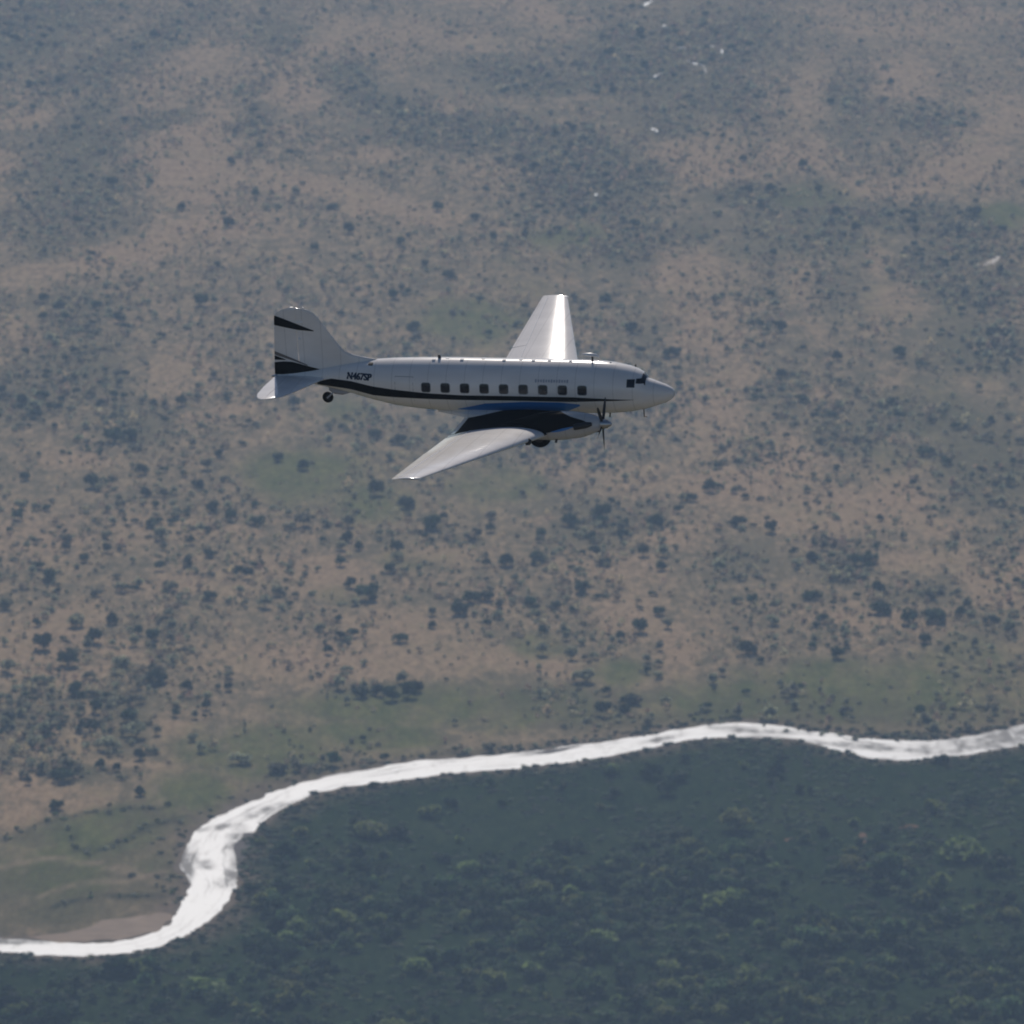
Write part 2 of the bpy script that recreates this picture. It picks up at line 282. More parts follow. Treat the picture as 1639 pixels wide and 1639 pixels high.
def ground_material():
    m, n, l, b = mat('valley_ground')
    def at(nm, o):
        a = n.new('ShaderNodeAttribute'); a.attribute_name = nm; return a.outputs[o]
    geo = n.new('ShaderNodeNewGeometry')
    def noise(sx, sy, det, rough=.6, off=0):
        mp = n.new('ShaderNodeMapping'); mp.inputs['Scale'].default_value = (sx, sy, 1); mp.inputs['Location'].default_value = (off, off * 2, 0)
        l.new(geo.outputs['Position'], mp.inputs[0]); z = n.new('ShaderNodeTexNoise'); z.inputs['Scale'].default_value = 1
        z.inputs['Detail'].default_value = det; z.inputs['Roughness'].default_value = rough
        l.new(mp.outputs[0], z.inputs['Vector']); return z.outputs[0]
    def rng_(s, a, b_, c=0, d=1):
        r = n.new('ShaderNodeMapRange'); l.new(s, r.inputs[0])
        for i, v in enumerate((a, b_, c, d)): r.inputs[i + 1].default_value = v
        return r.outputs[0]
    def math_(op, a, b_):
        q = n.new('ShaderNodeMath'); q.operation = op
        for i, v in enumerate((a, b_)):
            if isinstance(v, (int, float)): q.inputs[i].default_value = v
            else: l.new(v, q.inputs[i])
        return q.outputs[0]
    def mix(f, a, b_):
        q = n.new('ShaderNodeMix'); q.data_type = 'RGBA'
        if isinstance(f, (int, float)): q.inputs[0].default_value = f
        else: l.new(f, q.inputs[0])
        for i, v in ((6, a), (7, b_)):
            if isinstance(v, tuple): q.inputs[i].default_value = (*v, 1)
            else: l.new(v, q.inputs[i])
        return q.outputs[2]
    n1 = noise(.012, .006, 7); n2 = noise(.055, .020, 8, .72, 5); n3 = noise(.25, .12, 4, .6, 9); n4 = noise(.03, .007, 7, .68, 31); n5 = noise(.17, .055, 5, .7, 47)
    sep = n.new('ShaderNodeSeparateColor'); l.new(at('cover', 'Color'), sep.inputs[0])
    tan, grn, drk = sep.outputs
    # base savanna: brown-grey soil through thin dry scrub
    soil = mix(rng_(n3, .3, .7), (.265, .18, .11), (.37, .265, .165))
    soil = mix(rng_(n1, .35, .65), soil, mix(rng_(n2, .35, .65), (.35, .24, .15), (.26, .205, .115)))
    scrub = mix(rng_(n2, .35, .7), (.14, .12, .072), (.235, .185, .112))
    f = math_('ADD', math_('ADD', math_('MULTIPLY', n2, .55), math_('MULTIPLY', n5, .45)), math_('MULTIPLY', n4, .25))
    f = math_('ADD', f, math_('MULTIPLY', tan, .15)); f = math_('SUBTRACT', f, math_('MULTIPLY', drk, .16))
    c = mix(rng_(f, .58, .74), scrub, soil)
    grass = mix(rng_(n2, .3, .7), (.075, .098, .034), (.15, .155, .058))
    gf = math_('ADD', math_('MULTIPLY', grn, .9), math_('ADD', math_('MULTIPLY', math_('SUBTRACT', n4, .5), 1.5), math_('MULTIPLY', math_('SUBTRACT', n5, .5), .9)))
    c = mix(rng_(gf, .35, .95, 0, .85), c, grass)
    dk = mix(rng_(n3, .3, .7), (.055, .065, .034), (.125, .112, .058))
    df = math_('ADD', drk, math_('MULTIPLY', math_('SUBTRACT', n2, .5), 1.1))
    c = mix(rng_(df, .5, 1.15, 0, .8), c, dk)
    ln = at('tracks', 'Fac')
    c = mix(rng_(ln, 0, 1, 0, .9), c, (.28, .215, .14))
    c = mix(rng_(ln, -1, 0, .8, 0), c, (.035, .042, .028))
    # far side of the river: dense low shrubland
    s1 = mix(rng_(n5, .3, .7), (.010, .022, .010), (.028, .046, .020))
    s1 = mix(rng_(n1, .4, .65), s1, mix(rng_(n2, .35, .7), (.018, .036, .014), (.05, .064, .028)))
    s1 = mix(rng_(n4, .66, .74, 0, .55), s1, (.15, .09, .06))
    c = mix(at('south', 'Fac'), c, s1)
    bank = at('bank', 'Fac')
    c = mix(math_('MULTIPLY', bank, rng_(n2, .35, .6)), c, (.17, .13, .10))
    hsv = n.new('ShaderNodeHueSaturation'); l.new(c, hsv.inputs['Color']); l.new(rng_(n5, .3, .7, .72, 1.28), hsv.inputs['Value'])
    c = hsv.outputs[0]
    l.new(c, b.inputs['Base Color'])
    b.inputs['Roughness'].default_value = 1; b.inputs['Specular IOR Level'].default_value = 0
    bp = n.new('ShaderNodeBump'); bp.inputs['Strength'].default_value = .9; bp.inputs['Distance'].default_value = 1.6
    l.new(n3, bp.inputs['Height']); l.new(bp.outputs[0], b.inputs['Normal'])
    return m
xs = np.concatenate([[-26000, -14000, -7000, -3000, -1400], np.arange(-820, 821, 5.0), [1400, 3000, 7000, 14000, 26000]])
ys = np.concatenate([[-6000, -1000, 1500, 2800, 3400], np.arange(3700, 9000, 11.0), [9600, 11000, 14000, 20000, 32000]])
gx, gy = np.meshgrid(xs, ys); gz = hgt(gx, gy)
nx, ny = len(xs), len(ys)
gv = np.stack([gx.ravel(), gy.ravel(), gz.ravel()], 1)
ii = (np.arange(ny - 1)[:, None] * nx + np.arange(nx - 1)[None, :]).ravel()
gf = np.stack([ii, ii + 1, ii + 1 + nx, ii + nx], 1)
me = bpy.data.meshes.new('ground'); me.vertices.add(len(gv)); me.vertices.foreach_set('co', gv.ravel())
me.loops.add(gf.size); me.loops.foreach_set('vertex_index', gf.ravel())
me.polygons.add(len(gf)); me.polygons.foreach_set('loop_start', np.arange(0, gf.size, 4)); me.update(calc_edges=True)
t, g, d, ln, south, px, py = cover(gv[:, 0], gv[:, 1])
ca = me.color_attributes.new('cover', 'FLOAT_COLOR', 'POINT')
ca.data.foreach_set('color', np.stack([t, g, d, np.ones_like(t)], 1).ravel())
for nm, arr in (('tracks', ln), ('south', south), ('bank', np.clip(1.6 - river_distance(gv[:, 0], gv[:, 1]) / 26, 0, 1))):
    a = me.attributes.new(nm, 'FLOAT', 'POINT'); a.data.foreach_set('value', arr.astype(np.float32))
me.materials.append(ground_material())
me.polygons.foreach_set('use_smooth', [True] * len(me.polygons))
go = bpy.data.objects.new('ground', me); C.objects.link(go); tag(go, 'broad dry valley floor of tan soil, scrub and green clearings', kind='structure')

# river
def water_material():
    m, n, l, b = mat('river_water')
    geo = n.new('ShaderNodeNewGeometry')
    a = n.new('ShaderNodeAttribute'); a.attribute_name = 'flow'      # x along, y across, in metres
    def noise(vec, sx, sy, det, off=0, dist_=0):
        mp = n.new('ShaderNodeMapping'); mp.inputs['Scale'].default_value = (sx, sy, 1); mp.inputs['Location'].default_value = (off, off, 0)
        l.new(vec, mp.inputs[0]); z = n.new('ShaderNodeTexNoise'); z.inputs['Scale'].default_value = 1; z.inputs['Detail'].default_value = det
        z.inputs['Roughness'].default_value = .62; z.inputs['Distortion'].default_value = dist_
        l.new(mp.outputs[0], z.inputs['Vector']); return z.outputs[0]
    def rg(s, a_, b_, c=0, d=1):
        r = n.new('ShaderNodeMapRange'); l.new(s, r.inputs[0])
        for i, v in enumerate((a_, b_, c, d)): r.inputs[i + 1].default_value = v
        return r.outputs[0]
    n1 = noise(a.outputs['Vector'], .012, .16, 6, 0, .6); n2 = noise(geo.outputs['Position'], .11, .05, 5, 3, .3)
    ripple = noise(geo.outputs['Position'], .8, .5, 4, 7)
    shal = n.new('ShaderNodeMath'); shal.operation = 'ADD'
    l.new(rg(n1, .55, .73, 0, .9), shal.inputs[0]); l.new(rg(n2, .55, .73, 0, .5), shal.inputs[1])
    sh = n.new('ShaderNodeAttribute'); sh.attribute_name = 'shoal'
    mxs = n.new('ShaderNodeMath'); mxs.operation = 'ADD'; mxs.use_clamp = True
    l.new(shal.outputs[0], mxs.inputs[0])
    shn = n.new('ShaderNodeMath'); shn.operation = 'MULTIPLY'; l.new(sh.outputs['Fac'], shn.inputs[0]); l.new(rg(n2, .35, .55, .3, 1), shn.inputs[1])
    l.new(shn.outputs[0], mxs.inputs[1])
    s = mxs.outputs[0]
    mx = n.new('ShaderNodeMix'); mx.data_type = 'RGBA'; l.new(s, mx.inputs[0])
    mx.inputs[6].default_value = (.60, .60, .59, 1); mx.inputs[7].default_value = (.24, .22, .195, 1)  # pale tone puts part of the sun glitter into the water colour
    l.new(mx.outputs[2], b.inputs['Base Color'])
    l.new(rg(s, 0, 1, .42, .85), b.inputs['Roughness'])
    b.inputs['IOR'].default_value = 1.45
    bp = n.new('ShaderNodeBump'); bp.inputs['Strength'].default_value = .5; bp.inputs['Distance'].default_value = .35
    l.new(ripple, bp.inputs['Height']); l.new(bp.outputs[0], b.inputs['Normal'])
    return m
NA = 13
al = np.concatenate([[0], np.cumsum(np.hypot(np.diff(cenx), np.diff(ceny)))])
rv = []; flow = []; shoal = []
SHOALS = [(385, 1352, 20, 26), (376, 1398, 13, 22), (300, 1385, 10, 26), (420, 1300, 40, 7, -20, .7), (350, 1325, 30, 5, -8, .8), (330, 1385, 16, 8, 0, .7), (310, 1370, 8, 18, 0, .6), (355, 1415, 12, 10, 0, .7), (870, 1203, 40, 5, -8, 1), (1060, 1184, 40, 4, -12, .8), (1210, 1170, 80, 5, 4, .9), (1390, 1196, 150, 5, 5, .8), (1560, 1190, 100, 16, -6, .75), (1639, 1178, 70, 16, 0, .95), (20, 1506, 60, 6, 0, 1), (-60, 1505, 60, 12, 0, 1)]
for i in range(NR):
    for j in range(NA):
        k = j / (NA - 1)
        rv.append((fx_[i] * (1 - k) + nxx[i] * k, fy_[i] * (1 - k) + nyy[i] * k, .30)); flow.append((al[i], k * 45, 0))
ra = np.array(rv); rpx, rpy = P(ra[:, 0], ra[:, 1]); shoal = ell(rpx, rpy, SHOALS)
rf = [(i * NA + j, i * NA + j + 1, (i + 1) * NA + j + 1, (i + 1) * NA + j) for i in range(NR - 1) for j in range(NA - 1)]
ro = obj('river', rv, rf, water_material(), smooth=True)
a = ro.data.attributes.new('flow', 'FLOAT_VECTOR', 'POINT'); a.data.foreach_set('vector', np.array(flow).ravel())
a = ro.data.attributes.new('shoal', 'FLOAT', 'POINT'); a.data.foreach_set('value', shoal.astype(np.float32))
tag(ro, 'shallow river glittering white in the sun as it bends across the valley', kind='structure')
if ro.data.polygons[0].normal.z < 0: ro.data.flip_normals()

M_mud = simple('bank_mud', (.17, .13, .09), .95, var=.45, scale=.08, spec=.1)
bv = []; w1 = 4.2 + 3.5 * fbm(tt / 12., tt * 0. + 31, 3, 61); w2 = 3.0 + 2.6 * fbm(tt / 12., tt * 0. + 41, 3, 62)
for i in range(NR):
    dx, dy = fx_[i] - nxx[i], fy_[i] - nyy[i]; L_ = math.hypot(dx, dy) + 1e-6; dx /= L_; dy /= L_
    bv.append((fx_[i] + dx * w1[i], fy_[i] + dy * w1[i] * 1.6, .12)); bv.append((nxx[i] - dx * w2[i], nyy[i] - dy * w2[i] * 1.6, .12))
bk = obj('riverbank', bv, [(2 * i, 2 * i + 1, 2 * i + 3, 2 * i + 2) for i in range(NR - 1)], M_mud, smooth=True)
if bk.data.polygons[0].normal.z < 0: bk.data.flip_normals()
tag(bk, 'narrow muddy brown margin along both sides of the river', kind='structure')
def patch_land(name, outline, m, z, label, jag=3.0, kind='structure', cat=None, group=None):
    L = np.array(outline + outline[:1], float); x, y = G(L[:, 0], L[:, 1])
    d = np.concatenate([[0], np.cumsum(np.hypot(np.diff(x), np.diff(y)))]); n = max(24, int(d[-1] / 6))
    t = np.linspace(0, d[-1], n, endpoint=False); X = np.interp(t, d, x); Y = np.interp(t, d, y)
    X = X + jag * .4 * fbm(t / 14, t * 0 + 2, 3, 2); Y = Y + jag * fbm(t / 14, t * 0 + 7, 3, 3)
    zz = hgt(X, Y) + z; cx, cy = X.mean(), Y.mean()
    v = list(zip(X, Y, zz)) + [(cx, cy, float(hgt(cx, cy)) + z + .15)]
    f = [(i, (i + 1) % n, n) for i in range(n)]
    o = obj(name, v, f, m, smooth=True)
    if o.data.polygons[0].normal.z < 0: o.data.flip_normals()
    return tag(o, label, cat, group, kind)
M_sand = simple('sand', (.34, .255, .185), .95, var=.4, scale=.09, spec=.1)
M_gravel = simple('gravel_bar', (.14, .12, .105), .9, var=.6, scale=.12, spec=.1)
patch_land('sandbank', [(42, 1501), (110, 1490), (170, 1476), (225, 1466), (262, 1460), (274, 1470), (262, 1484), (232, 1497), (185, 1507), (130, 1510), (80, 1506)], M_sand, .38, 'smooth brown sandbank along the inner bend at the lower left', 9)
patch_land('gravel_bar', [(392, 1334), (404, 1332), (400, 1350), (392, 1372), (384, 1392), (379, 1400), (380, 1384), (375, 1372), (377, 1352)], M_gravel, .42, 'grey gravel bar on the right side of the river bend', 4)
patch_land('gravel_bar', [(852, 1206), (880, 1201), (910, 1196), (935, 1193), (905, 1202), (872, 1208)], M_gravel, .42, 'thin dark gravel bar splitting the river mid-picture', 2)
# far ponds glinting
M_pond = water_material(); M_pond.name = 'pond_water'
def ribbon(name, L, wpx, m, z, label, group=None):
    L = np.array(L, float); d = np.concatenate([[0], np.cumsum(np.hypot(np.diff(L[:, 0]), np.diff(L[:, 1])))]); n = 14
    t = np.linspace(0, d[-1], n); X = np.interp(t, d, L[:, 0]); Y = np.interp(t, d, L[:, 1])
    tx, ty = np.gradient(X), np.gradient(Y); q = np.hypot(tx, ty); w_ = wpx * np.sin(np.linspace(.15, math.pi - .15, n)) * (1 + .4 * fbm(t / 3, t * 0 + X[0], 2, 5)) / 2
    v = []
    for i in range(n):
        for sg in (-1, 1):
            gx_, gy_ = G(X[i] - sg * ty[i] / q[i] * w_[i], Y[i] + sg * tx[i] / q[i] * w_[i]); v.append((float(gx_), float(gy_), float(hgt(gx_, gy_)) + z))
    o = obj(name, v, [(2 * i, 2 * i + 1, 2 * i + 3, 2 * i + 2) for i in range(n - 1)], m)
    if o.data.polygons[0].normal.z < 0: o.data.flip_normals()
    return tag(o, label, None, group, 'structure')
for L, wd_, lab in (([(1098, 98), (1112, 103), (1130, 108)], 3.2, 'thin shining pool below the curved pond'),
               ([(1076, 79), (1092, 78), (1106, 79)], 2, 'faint thin pool left of the curved pond'),
               ([(1118, 77), (1136, 74), (1150, 76), (1157, 81), (1154, 89), (1139, 97)], 4, 'curved pond shining among the far scrub'),
               ([(1038, 136), (1047, 127), (1058, 119)], 4, 'slanted narrow pond left of the curved pond'),
               ([(1024, 12), (1034, 7), (1044, 1)], 3.5, 'tiny pond at the top edge of the valley'),
               ([(1042, 213), (1048, 215), (1055, 221)], 4, 'small bright pond standing alone above the wing'),
               ([(1125, 109), (1128, 113), (1129, 120)], 3, 'short upright pool right under the curved pond'),
               ([(1060, 41), (1066, 41)], 2.5, 'tiny glint of water below the top-edge pond'),
               ([(951, 313), (958, 312)], 3, 'tiny glint of water in scrub above the wing tip')):
    ribbon('pond', L, wd_, M_pond, .35, lab, group='small ponds in the far scrub')
ribbon('bare_ground', [(1560, 428), (1590, 421), (1610, 405)], 7, simple('pale_earth', (.62, .55, .46), .9, var=.2, scale=.1, spec=.1), .3, 'pale bare streak of ground near the right edge')

# ================================================================== VEGETATION
def leaf_material(name, col, hue=.03, glow=.4):
    m, n, l, b = mat(name)
    oi = n.new('ShaderNodeObjectInfo'); geo = n.new('ShaderNodeNewGeometry')
    nz = n.new('ShaderNodeTexNoise'); nz.inputs['Scale'].default_value = .35; nz.inputs['Detail'].default_value = 3
    l.new(geo.outputs['Position'], nz.inputs['Vector'])
    hs = n.new('ShaderNodeHueSaturation'); hs.inputs['Color'].default_value = (*col, 1)
    r = n.new('ShaderNodeMapRange'); r.inputs[3].default_value = .5 - hue; r.inputs[4].default_value = .5 + hue
    l.new(oi.outputs['Random'], r.inputs[0]); l.new(r.outputs[0], hs.inputs['Hue'])
    r2 = n.new('ShaderNodeMapRange'); r2.inputs[1].default_value = .3; r2.inputs[2].default_value = .7; r2.inputs[3].default_value = .65; r2.inputs[4].default_value = 1.35
    l.new(nz.outputs[0], r2.inputs[0])
    ml = n.new('ShaderNodeMath'); ml.operation = 'MULTIPLY'; r3 = n.new('ShaderNodeMapRange'); r3.inputs[3].default_value = .7; r3.inputs[4].default_value = 1.35
    l.new(oi.outputs['Random'], r3.inputs[0]); l.new(r2.outputs[0], ml.inputs[0]); l.new(r3.outputs[0], ml.inputs[1]); l.new(ml.outputs[0], hs.inputs['Value'])
    l.new(hs.outputs[0], b.inputs['Base Color']); b.inputs['Roughness'].default_value = .75; b.inputs['Specular IOR Level'].default_value = .2
    tr = n.new('ShaderNodeBsdfTranslucent'); l.new(hs.outputs[0], tr.inputs[0])
    ms = n.new('ShaderNodeMixShader'); ms.inputs[0].default_value = glow
    l.new(b.outputs[0], ms.inputs[1]); l.new(tr.outputs[0], ms.inputs[2]); l.new(ms.outputs[0], n['Material Output'].inputs[0])
    return m
LEAF = {'mid green': leaf_material('mid_green_leaves', (.085, .125, .05), glow=.45), 'straw': leaf_material('straw_leaves', (.42, .31, .20), glow=.6), 'dark green': leaf_material('dark_leaves', (.035, .062, .026)), 'olive green': leaf_material('olive_leaves', (.17, .20, .065), glow=.5), 'grey green': leaf_material('grey_leaves', (.25, .25, .16), glow=.65), 'dry brown': leaf_material('dry_leaves', (.30, .25, .16), glow=.62)}
M_bark = simple('bark', (.10, .08, .065), .9)
def crown_mesh(name, seed, n_lobes, n_leaf, m, flat=.8, size=.17, spread=.62):
    """unit crown: base at z 0, about 1 wide (radius .5) and `flat` tall"""
    r = random.Random(seed); v = []; f = []
    lobes = []
    for k in range(n_lobes):
        a = r.random() * 6.283; q = spread * .5 * math.sqrt(r.random())
        lobes.append((q * math.cos(a), q * math.sin(a), flat * (.3 + .42 * r.random()) * (1 - .5 * q), .2 + .12 * r.random()))
    for k in range(n_leaf):
        lx, ly, lz, lr = lobes[k % n_lobes]
        th = r.random() * 6.283; cz = r.uniform(-.75, 1); sz = math.sqrt(1 - cz * cz)
        nrm = Vector((sz * math.cos(th), sz * math.sin(th), cz)); rr = lr * (.78 + .3 * r.random())
        p = Vector((lx, ly, lz)) + Vector((nrm.x * rr, nrm.y * rr, nrm.z * rr * flat * .9))
        nn = (nrm + 1.0 * Vector((r.uniform(-1, 1), r.uniform(-1, 1), r.uniform(-1, 1)))).normalized()
        u = nn.cross(Vector((r.random(), r.random(), .3))).normalized(); w_ = nn.cross(u); s = size * (.5 + .7 * r.random())
        b = len(v)
        for a_, c_ in ((-1, -.7), (.9, -1), (1, .8), (-.7, 1)): v.append(tuple(p + u * a_ * s * .5 + w_ * c_ * s * .5 + nn * r.uniform(-.03, .03)))
        f.append((b, b + 1, b + 2, b + 3))
    me = bpy.data.meshes.new(name); me.from_pydata(v, [], f); me.materials.append(m); return me
def trunk_mesh(name, seed):
    """unit trunk with limbs: z 0..1 (scaled by tree height)"""
    r = random.Random(seed); mb = MB()
    mb.tube([(0, 0, -.06), (.01, .01, .2), (-.01, .015, .45), (.0, .0, .62)], [.045, .034, .026, .014], 7)
    for k in range(4):
        a = k * 1.6 + r.random(); z = .25 + .08 * k
        mb.tube([(0, 0, z), (.12 * math.cos(a), .12 * math.sin(a), z + .12), (.24 * math.cos(a), .24 * math.sin(a), z + .26)], [.018, .012, .006], 5)
    me = bpy.data.meshes.new(name); me.from_pydata([tuple(q) for q in mb.v], [], mb.f); me.materials.append(M_bark); return me
CROWNS = {tone: [crown_mesh('crown', 100 * i + k, 7 + k % 4, 230, LEAF[tone], flat=.72 + .1 * (k % 3)) for k in range(4)] for i, tone in enumerate(LEAF)}
TRUNKS = [trunk_mesh('trunk', k) for k in range(3)]
def make_tree(name, x, y, wd, ht, tone, k, label, group):
    root = bpy.data.objects.new(name, None); C.objects.link(root); root.empty_display_size = 2
    root.location = (x, y, float(hgt(x, y))); root.rotation_euler = (0, 0, k * 1.9)
    tag(root, label, 'tree', group)
    tr = bpy.data.objects.new('trunk', TRUNKS[k % 3]); C.objects.link(tr); tr.parent = root; tr.scale = (ht * .8, ht * .8, ht * .8)
    cr = bpy.data.objects.new('crown', CROWNS[tone][k % 4]); C.objects.link(cr); cr.parent = root
    cr.location = (0, 0, ht * .02); cr.scale = (wd, wd, ht * 1.08)
    return root

# --- savanna trees that stand out in the photograph: (px, py of the dark blob's centre, width, height) in photo pixels
B = [(245, 635, 14, 26), (263, 640, 12, 20), (290, 635, 18, 26), (316, 622, 14, 30), (160, 640), (195, 690, 50, 34), (172, 672, 16, 24), (350, 720, 16, 24), (332, 742, 20, 18), (445, 722, 18, 32), (485, 740, 24, 22), (140, 710, 9, 18), (160, 712, 10, 22),
     (150, 765, 30, 30), (225, 750, 20, 18), (40, 755, 18, 26), (320, 770, 18, 22), (75, 811, 14, 12), (188, 800, 12, 26), (235, 785, 22, 18), (262, 785, 16, 20), (30, 815, 18, 34), (283, 812, 16, 24), (340, 810, 26, 20), (370, 815, 20, 34), (415, 830, 20, 22), (486, 830, 30, 24),
     (143, 848, 10, 10), (170, 862, 16, 44), (240, 832, 20, 24), (256, 852, 26, 22), (105, 867, 16, 30), (300, 890, 20, 34), (60, 903, 24, 14), (80, 918, 22, 24), (135, 890, 18, 18), (212, 890, 12, 22), (380, 905, 18, 30), (386, 938, 14, 26), (488, 912, 10, 22), (508, 906, 10, 18),
     (545, 880, 18, 50), (187, 921, 18, 10), (196, 938, 28, 14), (276, 937, 20, 14), (335, 950, 24, 18), (424, 955, 24, 34), (443, 944, 24, 18), (8, 966, 24, 18), (122, 990, 30, 24), (180, 985, 24, 28), (150, 1012, 28, 32), (70, 1022, 34, 34), (245, 1010, 24, 28), (273, 1008, 18, 40),
     (110, 1045, 34, 40), (193, 1056, 26, 30), (250, 1078, 44, 28), (300, 1088, 20, 36), (365, 1085, 16, 40), (14, 1060, 26, 34), (60, 992), (600, 778, 26, 28), (650, 795, 26, 36), (555, 842, 22, 50), (635, 874, 24, 20), (636, 888, 22, 16), (575, 868, 18, 24), (560, 922, 20, 36), (590, 942, 40, 36),
     (625, 902, 20, 28), (748, 852, 16, 26), (690, 830, 36, 34), (785, 830, 16, 42), (810, 885, 30, 40), (860, 890, 26, 20), (865, 852, 18, 16), (735, 968, 30, 30), (690, 985, 16, 40), (765, 955, 50, 20), (797, 972, 16, 36), (759, 981, 10, 12), (930, 935, 26, 26), (915, 825, 34, 32),
     (960, 815, 34, 28), (1000, 830, 18, 32), (1050, 830, 28, 26), (1060, 890, 20, 44), (1030, 876, 20, 26), (890, 962, 16, 24), (858, 975, 18, 28), (870, 1000, 16, 28), (902, 1002, 14, 14), (845, 1025, 8, 14), (868, 1032, 24, 32), (906, 1016, 16, 16), (914, 1040, 20, 30), (932, 1020, 14, 24),
     (977, 1030, 14, 28), (1025, 1000, 28, 24), (1055, 975, 22, 18), (1068, 990, 18, 30), (1035, 1060, 14, 36), (1053, 1066, 14, 40), (1053, 1030, 9, 10), (937, 1082, 40, 18), (590, 1105, 50, 22), (640, 1108, 50, 26), (665, 1095, 24, 24), (540, 985), (555, 1020, 10, 12), (640, 1022, 28, 12),
     (1010, 1116, 34, 20), (1000, 1132, 24, 16), (1135, 775, 22, 22), (1205, 957, 20, 24), (1236, 985, 20, 30), (1200, 1030, 36, 32), (1141, 1080, 18, 28), (1157, 1070, 14, 22), (1300, 950, 34, 18), (1405, 930, 28, 38), (1410, 972, 40, 20), (1455, 985, 30, 26), (1500, 980, 34, 30), (1535, 975, 20, 20),
     (1588, 985, 18, 26), (1614, 1000, 24, 28), (1480, 1016, 20, 24), (1515, 1035, 14, 16), (1340, 1042, 26, 22), (1380, 895, 50, 20), (1300, 888, 24, 20), (1180, 832, 30, 18), (1235, 842, 22, 20), (1290, 805, 10, 10), (1410, 826, 14, 14), (14, 1140, 28, 40), (72, 1165, 20, 20), (50, 1180, 14, 30), (85, 1175, 16, 24),
     (140, 1160, 40, 20), (205, 1140, 26, 30), (218, 1165, 40, 30), (225, 1200, 20, 30), (281, 1129, 14, 20), (309, 1176, 16, 20), (160, 1215, 20, 30), (100, 1238, 44, 22), (45, 1248, 14, 14), (90, 1285, 26, 20), (225, 1260, 20, 26), (391, 1162, 8, 22), (384, 1212, 34, 20), (173, 1188, 40, 24), (120, 1100, 26, 26), (330, 1120, 16, 30),
     (290, 330, 18, 16), (370, 258, 14, 18), (415, 235, 12, 18), (240, 290, 12, 14), (530, 330, 24, 12), (560, 365, 20, 20), (700, 330, 18, 16), (760, 340, 14, 24), (840, 365, 14, 30), (790, 375, 14, 22), (680, 420, 14, 18), (720, 440, 26, 16), (640, 385, 16, 20), (505, 395, 14, 20), (1190, 255, 14, 16), (1235, 300, 24, 22), (1310, 305, 16, 14), (1285, 265, 16, 18), (1330, 165, 14, 14), (1425, 130, 14, 14),
     (190, 500, 18, 30), (320, 480, 26, 20), (365, 355, 20, 20), (660, 520, 26, 18), (630, 470, 18, 20), (470, 640, 20, 24), (600, 690, 22, 18), (690, 650, 18, 20), (640, 700, 24, 18), (1560, 340, 30, 14), (1605, 365, 16, 12), (1080, 560, 22, 20), (1010, 520, 20, 26), (970, 480, 20, 22), (1250, 590, 18, 26), (1340, 560, 20, 30), (1440, 560, 24, 20), (1480, 720, 30, 16)]
def zone(px, py):
    v = 'far' if py < 420 else ('middle' if py < 860 else 'nearer')
    h = 'left' if px < 546 else ('central' if px < 1092 else 'right-hand')
    return v, h
sav = []
for e in B:
    bx, by = e[:2]; bw = e[2] if len(e) > 2 else 15; bh = e[3] if len(e) > 3 else 20
    n_st = max(1, round(bh / (bw * 1.25)))
    base = by + bh * .5
    for s in range(n_st):                               # a tall dark blob is a file of trees receding
        yb = base - s * bh / n_st
        x, y = G(bx + (s % 2) * bw * .12, yb); dd = dist(yb)
        wd = bw * dd / FPX * 1.0; ht = min(bh / n_st * dd / FPX * (1.15 if n_st == 1 else 1.35), wd * 1.15, 13.5)
        nc = max(1, round(wd / 13))                     # a wide dark blob is a clump side by side
        for c in range(nc):
            sav.append((float(x) + (c - (nc - 1) / 2) * wd / nc, float(y) + (c % 2) * 9, wd / nc * (1.15 if nc > 1 else 1), max(ht, wd / nc * .6), 'grey green' if (int(bx) + s) % 5 else 'dark green', bx, yb))
print('traced savanna trees', len(sav))
sav_far = sav[300:]; sav = sav[:300]
ORD = ['leftmost', 'second', 'third', 'fourth', 'fifth', 'sixth', 'seventh', 'eighth', 'ninth', 'tenth', 'eleventh', 'twelfth', 'thirteenth', 'fourteenth', 'fifteenth', 'sixteenth']
def rank_labels(items, cellf, textf):
    # unique wording: trees of one look in one small area are told apart by their order from the left
    cells = {}
    for i, it in enumerate(items): cells.setdefault(cellf(it), []).append(i)
    out = {}
    for c_, L in cells.items():
        L.sort(key=lambda i: items[i][0] / items[i][1])
        for k, i in enumerate(L):
            lead = 'only' if len(L) == 1 else (ORD[k] if k == 0 else (ORD[k] + ' from left' if k < len(ORD) else 'far right'))
            out[i] = textf(c_, lead)
    return out
def sav_cell(it):
    px_, py_ = it[5], it[6]
    r_ = 'at the far top' if py_ < 300 else 'above the airplane' if py_ < 470 else 'level with the airplane' if py_ < 720 else 'just under the airplane' if py_ < 880 else 'midway to the river' if py_ < 980 else 'nearing the river' if py_ < 1080 else 'close to the river'
    c_ = 'at the left edge' if px_ < 150 else 'left' if px_ < 330 else 'centre left' if px_ < 560 else 'in the centre' if px_ < 820 else 'centre right' if px_ < 1100 else 'right' if px_ < 1380 else 'at the right edge'
    return ('broad' if it[2] > 11 else ('slim' if it[3] > it[2] else 'small'), it[4], r_, c_)
LS = rank_labels(sav, sav_cell, lambda c_, ld: f'{ld} {c_[0]} {c_[1]} savanna tree {c_[2]}, {c_[3]}')
for i, (x, y, wd, ht, tone, bx, yb) in enumerate(sav):
    make_tree('savanna_tree', x, y, wd, ht, tone, i, LS[i], 'trees dotted over the savanna beyond the river')

